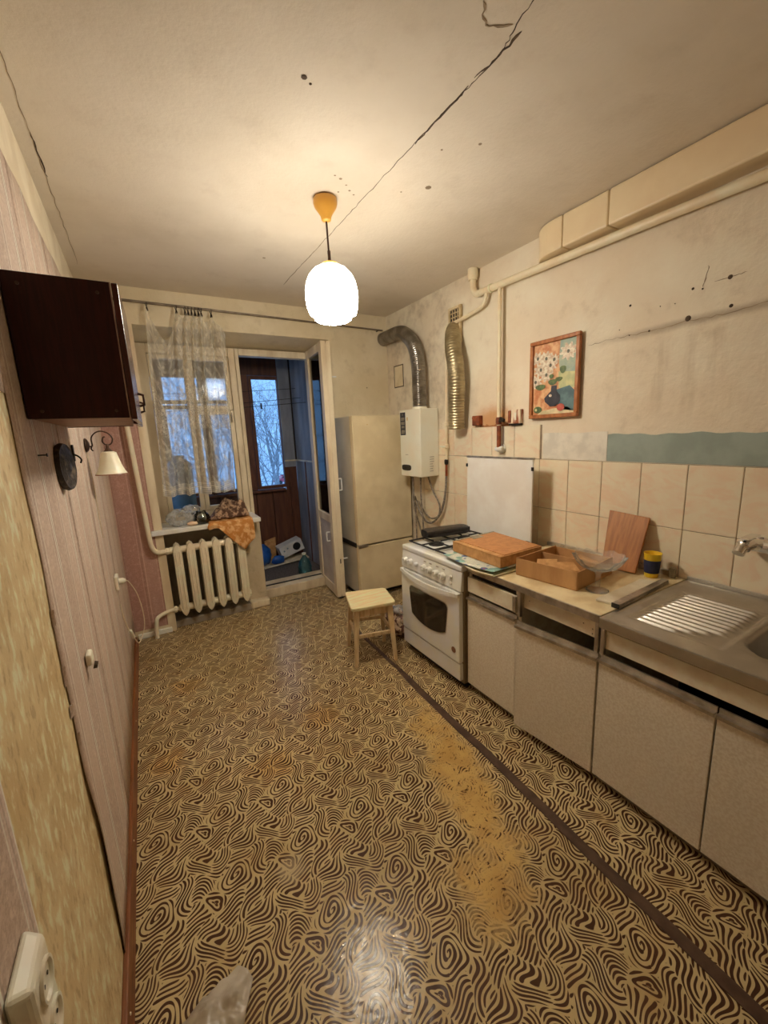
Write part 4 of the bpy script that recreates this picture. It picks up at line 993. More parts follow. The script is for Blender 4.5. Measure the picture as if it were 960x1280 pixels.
# ---- sconce under the cabinet
sc = thing('wall_sconce', 'wall sconce with curled bronze arm and cream bell glass shade', 'wall lamp', (XL+.003,2.37,1.45))
MB().lathe([(.030,0),(.034,.004),(.026,.012),(.012,.018)], (XL+.0045,2.37,1.458), 18, (1,0,0)).build('wall_plate', bronze, sc, smooth=True)
AP = [(XL+.012,2.37,1.455),(-.200,2.362,1.453),(-.198,2.36,1.490),(-.180,2.357,1.513),(-.155,2.354,1.520),(-.128,2.351,1.508),(-.115,2.350,1.484),(-.124,2.350,1.460),(-.143,2.350,1.456),(-.156,2.350,1.470),(-.152,2.350,1.490),(-.144,2.350,1.494)]
MB().tube(curve(AP, 6), .0032, 8).build('curled_arm', bronze, sc, smooth=True)
MB().tube(curve([(-.200,2.362,1.455),(-.205,2.362,1.44),(-.198,2.362,1.430)], 5), .003, 8).build('scroll', bronze, sc, smooth=True)
MB().lathe([(.004,.036),(.007,.028),(.006,.020),(.012,.012),(.020,0)], (-.140,2.35,1.424), 16).build('shade_holder', bronze, sc, smooth=True)
sh = MB().lathe([(.022,0),(.032,-.006),(.038,-.030),(.046,-.062),(.056,-.090),(.066,-.108),(.064,-.108),(.053,-.088),(.043,-.060),(.035,-.030),(.029,-.009),(.020,-.004)], (-.140,2.35,1.425), 32, closed=True).build('bell_shade', shade_glass, sc, smooth=True)
MB().lathe([(.0655,-.1045),(.0675,-.1090),(.0635,-.1090),(.0622,-.1050)], (-.140,2.35,1.425), 32, closed=True).build('rim', rim_brown, sh, smooth=True)
MB().tube(curve([(XL+.008,2.372,1.43),(XL+.010,2.36,1.36),(XL+.014,2.35,1.28),(XL+.010,2.38,1.22),(XL+.006,2.42,1.12),(XL+.006,2.43,1.0)], 6), .0018, 6).build('lamp_wire', cord_m, sc, smooth=True)

# ---- things on the left wall
pl = MB(); C = Vector((XL+.022,1.60,1.394)); Nn = Vector((.985,-.15,.02)).normalized(); 
pl.lathe([(.070,-.012),(.074,-.004),(.070,.006),(.060,.004),(.045,.010),(.028,.005),(.012,.011)], C, 28, Nn)
tag(pl.build('wall_plaque', dark_plate, smooth=True, angle=60), 'round dark carved plaque hanging on the wallpaper below the cabinet', 'plaque')
kh = thing('key_hook', 'small dark metal hook plate on the wallpaper beside the round plaque', 'hook', (XL+.006,1.93,1.42))
MB().box(XL+.0045, XL+.010, 1.918, 1.944, 1.40, 1.462).build('plate', dark_metal, kh, bevel=.002)
MB().tube(curve([(XL+.009,1.931,1.425),(XL+.020,1.931,1.418),(XL+.028,1.931,1.405),(XL+.024,1.931,1.392)], 5), .003, 8).build('hook', dark_metal, kh, smooth=True)
nl = thing('nail', 'small dark nail in the wallpaper left of the round plaque', 'nail', (XL+.004,1.33,1.437))
MB().tube([(XL+.0045,1.33,1.437),(XL+.022,1.33,1.437)], .0018, 6).build('shank', dark_metal, nl)
MB().lathe([(.0045,0),(.0045,.002)], (XL+.022,1.33,1.437), 8, (1,0,0)).build('head', dark_metal, nl)
so = thing('wall_socket', 'white socket low on the wallpaper with a cord plugged in', 'socket', (XL+.006,2.62,.70))
MB().box(XL+.0045, XL+.022, 2.585, 2.665, .665, .745).build('cover', white_pl, so, bevel=.006, seg=3)
MB().box(XL+.020, XL+.0225, 2.60, 2.612, .675, .735).build('slot', black_pl, so)
cd = thing('power_cord', 'thin white power cord looping from the socket to the floor', 'cord', (XL+.03,2.7,.3))
MB().lathe([(.018,0),(.016,.02),(.008,.032)], (XL+.0228,2.63,.705), 14, (1,0,0)).build('plug', white_pl, cd, smooth=True)
MB().tube(curve([(XL+.054,2.63,.705),(-.165,2.68,.675),(-.140,2.74,.58),(-.128,2.78,.46),(-.130,2.80,.36),(-.150,2.80,.29),(-.172,2.76,.262),(-.185,2.71,.31),(-.196,2.66,.37),(-.204,2.60,.44),(-.212,2.56,.53),(-.214,2.55,.60)], 7), .0028, 8).build('cable', cord_m, cd, smooth=True)
MB().tube([(-.190,2.69,.335),(-.199,2.65,.395)], .010, 10).build('inline_switch', white_pl, cd, smooth=True)
st = thing('socket_stub', 'broken white socket stub on the wallpaper above the skirting board', 'socket', (XL+.005,1.43,.82))
MB().box(XL+.0045, XL+.020, 1.405, 1.455, .812, .848).build('cover', white_pl, st, bevel=.006)
MB().lathe([(.012,0),(.010,.010)], (XL+.0205,1.425,.806), 10, (1,0,-.3)).build('hole_rim', crack_m, st)
ds2 = thing('double_socket', 'cream double wall socket at the lower left on torn wallpaper', 'socket', (XL+.004,.60,.72))
MB().hexa([(XL+.0045,.545,.655),(XL+.030,.555,.665),(XL+.030,.628,.665),(XL+.0045,.640,.655),(XL+.0045,.545,.818),(XL+.030,.555,.806),(XL+.030,.628,.806),(XL+.0045,.640,.818)]).build('housing', white_pl, ds2, bevel=.008, seg=3)
for zz in (.770, .702):
    w_ = MB().lathe([(.026,0),(.026,.004),(.022,.004),(.019,-.002),(.004,-.003)], (XL+.0302,.592,zz), 20, (1,0,0)).build('outlet_well', white_pl, ds2, smooth=True, angle=30)
    for dy in (-.009, .009): MB().lathe([(.0025,0),(.0025,.001)], (XL+.0306,.592+dy,zz), 8, (1,0,0)).build('pin_hole', black_pl, w_)

# ---- pendant lamp
LX, LY = .860, 1.890
pd = thing('pendant_lamp', 'lit white glass pendant lamp hanging from an amber ceiling cup', 'pendant lamp', (LX,LY,2.0))
MB().lathe([(.044,2.4975),(.053,2.494),(.054,2.478),(.049,2.462),(.033,2.440),(.024,2.425),(.021,2.410),(.012,2.405)], (LX-.004,LY,0), 24).build('ceiling_cup', amber, pd, smooth=True, angle=50)
MB().tube([(LX-.004,LY,2.408),(LX-.002,LY,2.30),(LX,LY,2.232)], .0045, 8).build('cord', bronze, pd, smooth=True)
MB().tube([(LX-.001,LY,2.285),(LX,LY,2.232)], .0075, 8).build('cord_sleeve', bronze, pd, smooth=True)
MB().lathe([(.030,2.236),(.040,2.229),(.040,2.222),(.028,2.220)], (LX,LY,0), 20).build('shade_cap', amber, pd, smooth=True)
def dome(n=48, m=16):
    q = MB(); prof = [(.030,2.2225),(.052,2.218),(.078,2.204),(.100,2.180),(.114,2.150),(.121,2.115),(.122,2.080),(.118,2.045),(.112,2.015)]
    for i, (r, zz) in enumerate(prof):
        for k in range(n):
            a = 2*PI*k/n; zz2 = zz+(.020*(.5-.5*math.cos(a*3+.4)) if i == len(prof)-1 else 0); q.v.append((LX+r*math.cos(a), LY+r*math.sin(a), zz2))
    for i in range(len(prof)-1):
        for k in range(n): k2 = (k+1)%n; q.f.append((i*n+k, i*n+k2, (i+1)*n+k2, (i+1)*n+k))
    return q
gs = dome().build('glass_shade', lamp_glow, pd, smooth=True, angle=80, solid=.003)
MB().lathe([(.092,2.06),(.090,2.02),(.086,1.992),(.074,1.984),(.060,1.982),(.058,1.984),(.072,1.988),(.082,1.996),(.086,2.02),(.088,2.06)], (LX,LY,0), 40, closed=True).build('inner_diffuser', lamp_glow, gs, smooth=True, angle=80)

# ---- stool
so_ = thing('stool', 'pale wooden stool with splayed legs standing before the cooker', 'stool', (1.16,2.25,0))
SC = [(1.068,2.436),(1.334,2.347),(1.267,2.092),(.979,2.153)]
def rounded_poly(P, r, n=5):
    out = []; k = len(P)
    for i in range(k):
        a, b, c = Vector(P[i-1]), Vector(P[i]), Vector(P[(i+1)%k]); d1_ = (a-b).normalized(); d2_ = (c-b).normalized()
        p0 = b+d1_*r; p1 = b+d2_*r
        for j in range(n+1): t = j/n; out.append(tuple((1-t)**2*p0+2*t*(1-t)*b+t*t*p1))
    return out
MB().prism(rounded_poly(SC, .028), .374, .396, 'z').build('seat', stool_wood, so_, bevel=.005, seg=2)
FT = [(1.068,2.425),(1.300,2.331),(1.243,2.081),(.993,2.152)]
cen = Vector((1.162,2.256))
TOPS = []
for (tx, ty), (fx, fy) in zip(SC, FT):
    t_ = Vector((tx,ty)).lerp(cen, .26); b_ = Vector((fx,fy)); TOPS.append(t_)
    ux = Vector((.949,-.317)); uy = Vector((.317,.949)); q = MB(); P = []
    for c_, hw, zz in ((b_, .011, 0.0), (t_, .019, .3735)):
        for a, b in ((-1,-1),(1,-1),(1,1),(-1,1)): P.append((c_.x+(ux.x*a+uy.x*b)*hw, c_.y+(ux.y*a+uy.y*b)*hw, zz))
    q.hexa(P).build('leg', leg_wood, so_, bevel=.003)
for i in range(4):
    a = TOPS[i]; b = TOPS[(i+1)%4]; d = (b-a).normalized(); n2_ = Vector((-d.y,d.x)); L_ = (b-a).length/2; c_ = (a+b)/2
    MB().obox(c_, d, n2_, L_-.019, .007, .318, .3735).build('apron', leg_wood, so_, bevel=.002)
    fa = Vector(FT[i]).lerp(a, .52); fb = Vector(FT[(i+1)%4]).lerp(b, .52); c_ = (fa+fb)/2; d = (fb-fa).normalized(); n2_ = Vector((-d.y,d.x))
    MB().obox(c_, d, n2_, (fb-fa).length/2-.012, .007, .182, .206).build('stretcher', leg_wood, so_, bevel=.002)

# crumpled bag in the gap behind the stool
sb = thing('crumpled_bag', 'crumpled maroon and white printed bag behind the stool', 'bag', (1.47,2.37,0))
blob((1.475,2.375,.095), (.105,.145,.105), .28, 2.6, 28, 18, 0.0015, 4).build('bag_body', bag_cloth, sb, smooth=True, angle=180)
blob((1.455,2.345,.190), (.050,.060,.035), .5, 3, 18, 10, None, 9).build('bag_neck', polybag_m, sb, smooth=True, angle=180)

# plastic bag lying on the floor in the foreground
fb_ = MB()
def fbag(u, v):
    # flattened torn bag: narrow far tip, broad body toward the camera
    L_ = [(-.21,.76),(-.17,.86),(-.112,.946),(.040,1.002)]; R_ = [(-.06,.70),(-.01,.79),(.028,.865),(.070,.950)]
    k = min(int(v*3), 2); t = v*3-k
    l = Vector(L_[k]).lerp(Vector(L_[k+1]), t); r = Vector(R_[k]).lerp(Vector(R_[k+1]), t); q = l.lerp(r, u)
    zz = .006+.034*math.sin(PI*u)*(1-.6*v)+.020*(fbm((q.x,q.y,.3), 15, 3)+.2)+.010*abs(fbm((q.x*2+q.y,q.y,.9), 22, 2))
    return (max(q.x, XL+.03), q.y, max(zz, .0025+.002*u))
pb = fb_.grid(fbag, 30, 44).build('plastic_bag', paper_grey, smooth=True, angle=180, solid=.0015)
tag(pb, 'crumpled grey plastic bag lying on the patterned floor in front', 'plastic bag')

# ================================================================== THINGS ON COOKER AND WORKTOP
# newspaper folded under the flat box
def news(u, v):
    y = 1.775-.385*v; x0_ = 1.380+.035*abs(v-.5)**1.5*2; x = x0_+(1.80-x0_)*u
    zz = .7612-.002*math.exp(-((u)/.06)**2)*(1-abs(2*v-1))
    return (x, y, zz)
tag(MB().grid(news, 16, 24).build('newspaper', news_m, smooth=True, angle=180, solid=.0015), 'colour printed newspaper spread under the flat box', 'newspaper')
tr_ = thing('serving_tray', 'thin cream tray edge sticking out under the newspaper', 'tray', (1.58,1.55,.7365))
MB().grid(lambda u, v: (1.376+.030*abs(v-.5)**1.5*2+(.40-.03*abs(v-.5))*u, 1.597-.218*v, .7430), 8, 16).build('tray_plate', cream_paint, tr_, solid=.004)
E1 = [(1.376+.030*abs(v/16-.5)**1.5*2, 1.597-.218*v/16, .7475) for v in range(17)]
MB().tube(E1, .0045, 8).build('tray_rim', cream_paint, tr_, smooth=True)
b1 = thing('flat_box', 'flat closed orange brown fibreboard box on newspaper over the cooker edge', 'box', (1.64,1.60,.761))
B1 = [(1.468,1.402),(1.788,1.412),(1.822,1.795),(1.480,1.782)]
MB().prism(B1, .7635, .8205, 'z').build('box_body', cardboard_side, b1, bevel=.002)
MB().prism([(1.505,1.412),(1.780,1.420),(1.812,1.780),(1.515,1.768)], .8207, .8245, 'z').build('lid_board', wood_orange, b1, bevel=.001)
MB().prism([(1.466,1.404),(1.502,1.406),(1.512,1.784),(1.478,1.782)], .8206, .8225, 'z').build('edge_tape', cardboard_side, b1)
for P in ([(1.50,1.771),(1.815,1.783),(1.819,1.797),(1.50,1.786)],[(1.60,1.735),(1.68,1.738),(1.68,1.770),(1.60,1.767)]): MB().prism(P, .8247, .8258, 'z').build('tape_patch', tape_m, b1)
# open cardboard tray
b2 = thing('cardboard_tray', 'open cardboard box with torn flaps in the middle of the worktop', 'box', (1.70,1.21,.7355))
q = [Vector((1.563,1.046)), Vector((1.885,1.082)), Vector((1.850,1.372)), Vector((1.520,1.346))]
def wallseg(a, b, z0, z1, t=.005):
    d = (b-a).normalized(); nn = Vector((-d.y,d.x)); return MB().obox(((a+b)/2), d, nn, (b-a).length/2, t/2, z0, z1)
MB().prism([tuple(v) for v in q], .7357, .740, 'z').build('base', cardboard_side, b2)
for i in range(4): wallseg(q[i], q[(i+1)%4], .7402, .822-(.006 if i == 1 else 0)).build('wall', cardboard, b2, bevel=.001)
wallseg(q[0].lerp(q[1], .62), q[3].lerp(q[2], .62), .741, .812).build('divider', cardboard, b2)
for P in ([(1.585,1.20,.785),(1.665,1.10,.792),(1.70,1.16,.812),(1.625,1.26,.806)],[(1.60,1.29,.78),(1.66,1.22,.79),(1.70,1.25,.805),(1.64,1.32,.80)],[(1.78,1.12,.79),(1.85,1.12,.79),(1.84,1.22,.81),(1.77,1.22,.80)]):
    MB().add(P+[(a,b,c-.004) for a, b, c in P], [(0,1,2,3),(7,6,5,4),(0,4,5,1),(1,5,6,2),(2,6,7,3),(3,7,4,0)]).build('torn_flap', cardboard_side, b2)
# pressed glass compote
gc = thing('glass_compote', 'clear pressed glass bowl on a tall stem beside the cardboard box', 'bowl', (1.642,1.000,.7355))
MB().lathe([(.046,0),(.046,.003),(.020,.008),(.010,.014),(.010,.075),(.014,.082),(.010,.088)], (1.642,1.000,.736), 28).build('stem', crystal_m, gc, smooth=True)
def scallop(n=48):
    o = MB(); prof = [(.012,.088),(.040,.096),(.072,.112),(.094,.135),(.106,.158),(.102,.158),(.090,.138),(.068,.116),(.038,.101),(.010,.094)]
    for i, (r, zz) in enumerate(prof):
        for k in range(n):
            a = 2*PI*k/n; rr = r*(1+.03*math.cos(12*a)*(r/.106)); o.v.append((1.642+rr*math.cos(a), 1.000+rr*math.sin(a), .736+zz+.004*math.cos(12*a)*(1 if i in (4,5) else 0)))
    for i in range(len(prof)):
        j = (i+1) % len(prof)
        for k in range(n): k2 = (k+1)%n; o.f.append((i*n+k, i*n+k2, j*n+k2, j*n+k))
    return o
scallop().build('bowl', crystal_m, gc, smooth=True, angle=60)
# leaning cutting board
cbn = thing('cutting_board', 'reddish wooden cutting board leaning against the tiles', 'cutting board', (1.98,1.06,.7355))
CB = [((1.950,1.168,.737),(1.968,1.010,.737)),((2.056,1.205,1.010),(2.072,1.014,.995))]
P = [CB[0][0],CB[0][1],CB[1][1],CB[1][0]]; n_ = Vector((-.93,-.13,.34)).normalized()*.016
mb = MB().hexa([tuple(Vector(a)) for a in P]+[tuple(Vector(a)+n_) for a in P]).build('board', board_wood, cbn, bevel=.004)
MB().lathe([(.005,0),(.004,.0012)], tuple((Vector(P[2])*.5+Vector(P[3])*.5)+n_-Vector((.002,0,.022))), 10, tuple(n_)).build('hanging_hole', crack_m, cbn)
# cup
cp = thing('plastic_cup', 'yellow plastic cup with a navy sleeve beside the cutting board', 'cup', (1.992,.955,.7355))
MB().lathe([(.026,0),(.028,.004),(.036,.112),(.038,.116),(.036,.117),(.0335,.112),(.026,.008),(.004,.006),(.002,.001)], (1.992,.955,.7357), 28).build('cup_body', yellow_pl, cp, smooth=True, angle=50)
MB().lathe([(.0293,.022),(.0303,.022),(.0352,.082),(.0345,.084)], (1.992,.955,.7357), 28, closed=True).build('sleeve', navy_band, cp, smooth=True)
# loose board and metal strip at the joint of worktop and sink
lb_ = MB().prism(rounded_poly([(1.532,.940),(1.545,.872),(1.925,.892),(1.905,.955)], .008), .7362, .7452, 'z').build('loose_board', white_board, bevel=.002)
tag(lb_, 'small whitish board lying loose on the worktop beside the sink', 'board')
ms = thing('metal_strip', 'loose grey metal edge strip lying across the worktop and sink joint', 'metal strip', (1.75,.866,.737))
MB().prism([(1.530,.838),(1.530,.868),(1.955,.890),(1.955,.862)], .7472, .7552, 'z').build('strip', alu, ms, bevel=.002)
MB().prism([(1.528,.836),(1.528,.843),(1.955,.866),(1.955,.861)], .7385, .7471, 'z').build('strip_flange', alu, ms)
MB().box(1.526, 1.5295, .838, .868, .737, .7555).build('strip_end', black_pl, ms)
# black case on the hob
bc = thing('black_case', 'long black zip case lying on the hob grate', 'case', (1.70,2.09,.758))
ca = Vector((1.535,2.14)); cb_ = Vector((1.845,2.085)); d = (cb_-ca).normalized(); nn = Vector((-d.y,d.x))
def case_xsec(t): return 1-.10*abs(2*t-1)**6
m_ = MB(); S_ = 12; N_ = 20
for i in range(S_+1):
    t = i/S_; c_ = ca.lerp(cb_, t); k = 1 if 0 < i < S_ else .86
    for j in range(N_):
        a = 2*PI*j/N_; w_ = .054*k*math.copysign(abs(math.cos(a))**.55, math.cos(a)); h_ = .029*k*math.copysign(abs(math.sin(a))**.65, math.sin(a)); m_.v.append((c_.x+nn.x*w_, c_.y+nn.y*w_, .789+h_))
for i in range(S_):
    for j in range(N_): m_.f.append((i*N_+j, i*N_+(j+1)%N_, (i+1)*N_+(j+1)%N_, (i+1)*N_+j))
m_.f += [tuple(range(N_))[::-1], tuple(S_*N_+j for j in range(N_))]
m_.build('case_body', black_pl, bc, smooth=True, angle=50)
MB().tube([(ca.x-nn.x*.055,ca.y-nn.y*.055,.795),(cb_.x-nn.x*.055,cb_.y-nn.y*.055,.795)], .0025, 6).build('zip', dark_metal, bc)

# faucet on the tiles
fc = thing('faucet', 'chrome wall mounted mixer faucet above the sink', 'faucet', (2.03,.56,.95))
for y in (.60, .45): MB().lathe([(.030,0),(.030,.006),(.018,.010),(.018,.03)], (XR-.0095,y,.955), 18, (-1,0,0)).build('wall_flange', chrome, fc, smooth=True, angle=40)
MB().tube([(2.045,.645,.955),(2.045,.63,.955),(2.045,.42,.955),(2.045,.405,.955)], [.012,.027,.027,.012], 18).build('mixer_body', chrome, fc, smooth=True)
MB().tube(curve([(2.03,.60,.962),(2.0,.615,.968),(1.965,.625,.955),(1.945,.628,.935)], 6), [.024]*6+[.026]*6+[.020]*7, 16).build('valve_nose', chrome, fc, smooth=True)
MB().box(1.945, 2.06, .60, .632, .992, .998).build('lever', chrome, fc, bevel=.002)
MB().tube([(2.03,.612,.965),(2.02,.614,.994)], .010, 12).build('lever_neck', chrome, fc, smooth=True)
MB().tube(curve([(2.03,.525,.945),(1.98,.50,.93),(1.90,.45,.915),(1.80,.38,.905),(1.77,.36,.888)], 6), .010, 12).build('spout', chrome, fc, smooth=True)

# ================================================================== RIGHT WALL THINGS
pc = thing('painting', 'framed still life painting of white daisies in a dark vase', 'painting', (XR-.02,1.585,1.497))
PY0, PY1, PZ0, PZ1 = 1.428, 1.752, 1.500, 1.938
fw = .022
for nm, a in (('frame_bar',(PY0,PY1,PZ0,PZ0+fw)),('frame_bar',(PY0,PY1,PZ1-fw,PZ1)),('frame_bar',(PY0,PY0+fw,PZ0+fw,PZ1-fw)),('frame_bar',(PY1-fw,PY1,PZ0+fw,PZ1-fw))):
    MB().box(XR-.034, XR-.012, *a).build(nm, frame_wood, pc, bevel=.004)
CXN = XR-.020
cv = MB().box(CXN, XR-.014, PY0+.015, PY1-.015, PZ0+.015, PZ1-.015).build('canvas', pm('painted_orange_ground', srgb(176,108,66), srgb(204,164,120), 22, .5, bmp=.2, bscale=60), pc)
def paint(name, poly, mat, lvl):
    x1_ = CXN-.0004*lvl
    return MB().prism([(PY1-.015-(PY1-PY0-.03)*u, PZ1-.015-(PZ1-PZ0-.03)*v) for u, v in poly], x1_-.0004, x1_-.0001, 'x').build(name, mat, cv)
def ell(u, v, a, b, n=16, wob=0, seed=0): return [(u+a*math.cos(2*PI*i/n)*(1+wob*math.sin(9*2*PI*i/n+seed)), v+b*math.sin(2*PI*i/n)*(1+wob*math.sin(9*2*PI*i/n+seed))) for i in range(n)]
p_teal = pm('painted_teal', srgb(130,148,134), srgb(158,164,138), 20, .5); p_white = pm('painted_white', srgb(214,202,182), srgb(178,154,128), 60, .5)
p_green = pm('painted_leaf_green', srgb(96,112,62), srgb(66,84,50), 30, .5); p_dark = pm('painted_dark_vase', srgb(38,38,46), srgb(54,52,60), 20, .4)
p_blue = pm('painted_blue_shadow', srgb(62,86,92), srgb(84,112,112), 18, .5); p_red = pm('painted_red_apple', srgb(178,84,66), srgb(150,62,50), 20, .5)
p_eye = pm('painted_daisy_eye', srgb(96,92,74), srgb(76,72,60), 30, .5); p_cloth = pm('painted_cloth', srgb(206,190,150), srgb(178,166,126), 22, .5); p_lime = pm('painted_lime', srgb(190,186,134), srgb(160,164,118), 20, .5)
paint('painted_ground', [(.62,0),(1,0),(1,.62),(.70,.66),(.60,.30)], p_teal, 1)
paint('painted_foliage', [(.60,.42),(.97,.45),(.97,.66),(.62,.64)], p_lime, 2)
paint('painted_shadow', [(.55,.66),(.85,.62),(1,.72),(.97,.96),(.62,.92)], p_blue, 3)
paint('painted_cloth', [(.1,1),(.22,.94),(.5,.91),(.82,.90),(1,.98),(1,1)], p_cloth, 3)
for k, (u, v, a) in enumerate(((.12,.20,.13),(.32,.22,.14),(.20,.36,.15),(.42,.32,.13),(.33,.44,.14),(.08,.52,.13),(.80,.18,.16),(.50,.25,.10))):
    paint('painted_daisy', ell(u, v, a, a*.62, 54, .22, k), p_white, 4+.2*k); paint('painted_daisy_eye', ell(u, v, .03, .025, 10), p_eye, 7)
for u, v, a, b in ((.20,.60,.12,.04),(.48,.55,.10,.04),(.70,.40,.07,.05),(.62,.52,.08,.03),(.45,.47,.05,.03)): paint('painted_leaf', ell(u, v, a, b, 12, .1), p_green, 8)
paint('painted_vase', [(.46,.60),(.58,.60),(.57,.67),(.66,.74),(.66,.82),(.56,.88),(.44,.88),(.32,.81),(.30,.76),(.45,.67)], p_dark, 9)
paint('vase_glint', ell(.44,.73,.035,.02,10), p_white, 10)
paint('painted_apple', ell(.68,.90,.085,.05), p_red, 10); paint('painted_apple', ell(.15,.915,.10,.048), p_green, 10); paint('apple_glint', ell(.11,.915,.028,.018,10), p_lime, 11)

# open ventilation hole with grille, and the loose foil duct hanging from it
vg = thing('vent_grille', 'small dirty ventilation grille high on the wall above the loose duct', 'vent grille', (XR-.01,2.455,2.24))
for a in ((2.385,2.525,2.310,2.328),(2.385,2.525,2.150,2.166),(2.385,2.403,2.166,2.310),(2.507,2.525,2.166,2.310)): MB().box(XR-.016, XR-.0005, *a).build('frame_bar', grate_white, vg, bevel=.002)
MB().box(XR-.004, XR-.0005, 2.403, 2.507, 2.166, 2.310).build('dark_hole', black_pl, vg)
for k in range(3): MB().box(XR-.012, XR-.006, 2.424+k*.027, 2.430+k*.027, 2.166, 2.310).build('grille_bar', grate_white, vg)
for k in range(4): MB().box(XR-.0125, XR-.0065, 2.403, 2.507, 2.196+k*.029, 2.202+k*.029).build('grille_bar', grate_white, vg)
ld_ = thing('loose_duct', 'yellowed flexible foil duct hanging loose on the wall', 'duct', (2.02,2.35,1.45))
dp_ = curve([(2.070,2.440,2.175),(2.040,2.425,2.135),(2.015,2.400,2.08),(1.990,2.366,2.00),(1.982,2.338,1.92),(1.982,2.326,1.82),(1.990,2.334,1.72),(1.998,2.348,1.62),(2.004,2.356,1.54),(2.008,2.358,1.462)], 8)
corrugated(dp_, .058, .020, .0016, 20).build('duct_hose', old_foil, ld_, smooth=True, angle=80)
MB().box(2.055, XR-.017, 2.372, 2.384, 2.07, 2.32).build('hanger_strap', grate_white, ld_)
# boxes beside the riser
jb = thing('junction_box', 'small rusty brown junction box left of the gas riser', 'junction box', (XR-.02,2.22,1.51))
MB().box(XR-.040, XR-.0005, 2.175, 2.245, 1.478, 1.546).build('box', rust_m, jb, bevel=.005)
MB().tube([(XR-.02,2.246,1.53),(XR-.02,2.262,1.532),(XR-.004,2.28,1.53)], .004, 6).build('wire', rust_m, jb)
jb2 = thing('switch_box', 'rust streaked white switch box right of the gas riser', 'switch box', (XR-.02,1.86,1.51))
MB().box(XR-.034, XR-.0005, 1.818, 1.912, 1.478, 1.565).build('box', rust_white, jb2, bevel=.004)
MB().box(XR-.042, XR-.0345, 1.888, 1.908, 1.484, 1.560).build('brown_flap', rust_m, jb2, bevel=.002)
MB().box(XR-.038, XR-.0345, 1.845, 1.858, 1.50, 1.545).build('rocker', white_pl, jb2, bevel=.001)
MB().box(XR-.030, XR-.002, 1.822, 1.91, 1.468, 1.4775).build('dark_lower_edge', dark_metal, jb2)  # dark strip along the bottom of the box
gl = MB().grid(lambda u, v: (XR-.002, 2.20-.30*u, 1.4665+.006*v+.012*abs(math.sin(u*21)*math.sin(u*9))*v), 24, 2).build('rust_streak', pm('faded_rust', srgb(160,108,64), srgb(124,76,42), 40, .8), wr, solid=.002)
# old inspection hatch outline near the flue
hc = thing('wall_hatch', 'small square outline of a hatch in the plaster beside the flue', 'hatch', (XR-.004,3.24,1.95))
for a in ((3.168,3.318,2.040,2.048),(3.168,3.318,1.856,1.864),(3.168,3.174,1.864,2.040),(3.312,3.318,1.864,2.040)): MB().box(XR-.005, XR-.0005, *a).build('hatch_edge', crack_m, hc)
MB().box(XR-.003, XR-.0005, 3.174, 3.312, 1.864, 2.040).build('hatch_cover', M_back, hc)
MB().lathe([(.005,0),(.004,.002)], (1.86,YB,1.87), 8, (0,-1,0)).build('plaster_hole', crack_m, wb)

# ================================================================== WINDOW SILL THINGS
pbag = thing('clear_bag', 'crumpled clear plastic bag at the left end of the window sill', 'bag', (.20,3.50,.8125))
blob((.185,3.50,.868), (.095,.070,.066), .35, 2.4, 26, 16, .8135, 2).build('bag_body', polybag_m, pbag, smooth=True, angle=180)
blob((.275,3.53,.925), (.065,.045,.035), .5, 3, 18, 10, None, 5).build('bag_neck', polybag_m, pbag, smooth=True, angle=180)
MB().box(.150, .215, 3.418, 3.4215, .868, .892).build('dark_label', heater_print, pbag)
jr = thing('glass_jar', 'dark round glass jar on the sill between bag and scarf', 'jar', (.335,3.48,.8125))
MB().lathe([(.045,0),(.056,.008),(.062,.035),(.058,.065),(.044,.082),(.036,.088),(.036,.100),(.033,.100),(.033,.086),(.055,.062),(.058,.035),(.050,.010),(.004,.006)], (.335,3.475,.813), 26).build('jar_body', jar_m, jr, smooth=True, angle=60)
MB().lathe([(.040,.001),(.054,.010),(.057,.034),(.052,.05),(.004,.05)], (.335,3.475,.814), 22).build('jar_contents', pm('dark_jar_contents', srgb(52,54,44), srgb(66,66,54), 20, .5), jr, smooth=True)
tag(blob((.262,3.435,.829), (.038,.026,.016), .3, 2.5, 14, 8, .8132, 7).build('paper_scrap', pm('pinkish_paper', srgb(214,184,156), srgb(190,150,120), 18, .8), smooth=True, angle=180), 'small crumpled pinkish paper scrap before the plastic bag', 'paper')
def heap(c, r, h, sc, seed, n=60):
    """folded cloth heap as a height field over an ellipse, with a skirt to the sill"""
    q = MB(); m = 34
    for i in range(m+1):
        rr = i/m
        for k in range(n):
            a = 2*PI*k/n; lob = 1+.16*math.sin(3*a+seed)+.08*math.sin(7*a+seed*2); x = c[0]+r[0]*rr*lob*math.cos(a); y = c[1]+r[1]*rr*lob*math.sin(a)
            f_ = fbm((x+seed,y*1.6,seed), sc, 4); rid = 1-abs(f_)*1.6
            zz = c[2]+max(0, h*(1-rr**5)*(.55+.40*rid)*(.84+.20*math.sin(x*30+seed)*math.cos(y*24))*min(1, max(.30, (x-c[0]+.17)/.17)))+.003
            if i == m: zz = c[2]+.0012
            q.v.append((x, min(y,3.70), zz))
    for i in range(m):
        for k in range(n): k2 = (k+1)%n; q.f.append((i*n+k, i*n+k2, (i+1)*n+k2, (i+1)*n+k))
    q.f.append(tuple(m*n+k for k in range(n)))
    return q
tag(heap((.545,3.545,.832), (.150,.125), .185, 9, 3.0).build('scarf', scarf, smooth=True, angle=180), 'brown mottled scarf heaped at the right end of the window sill', 'scarf')
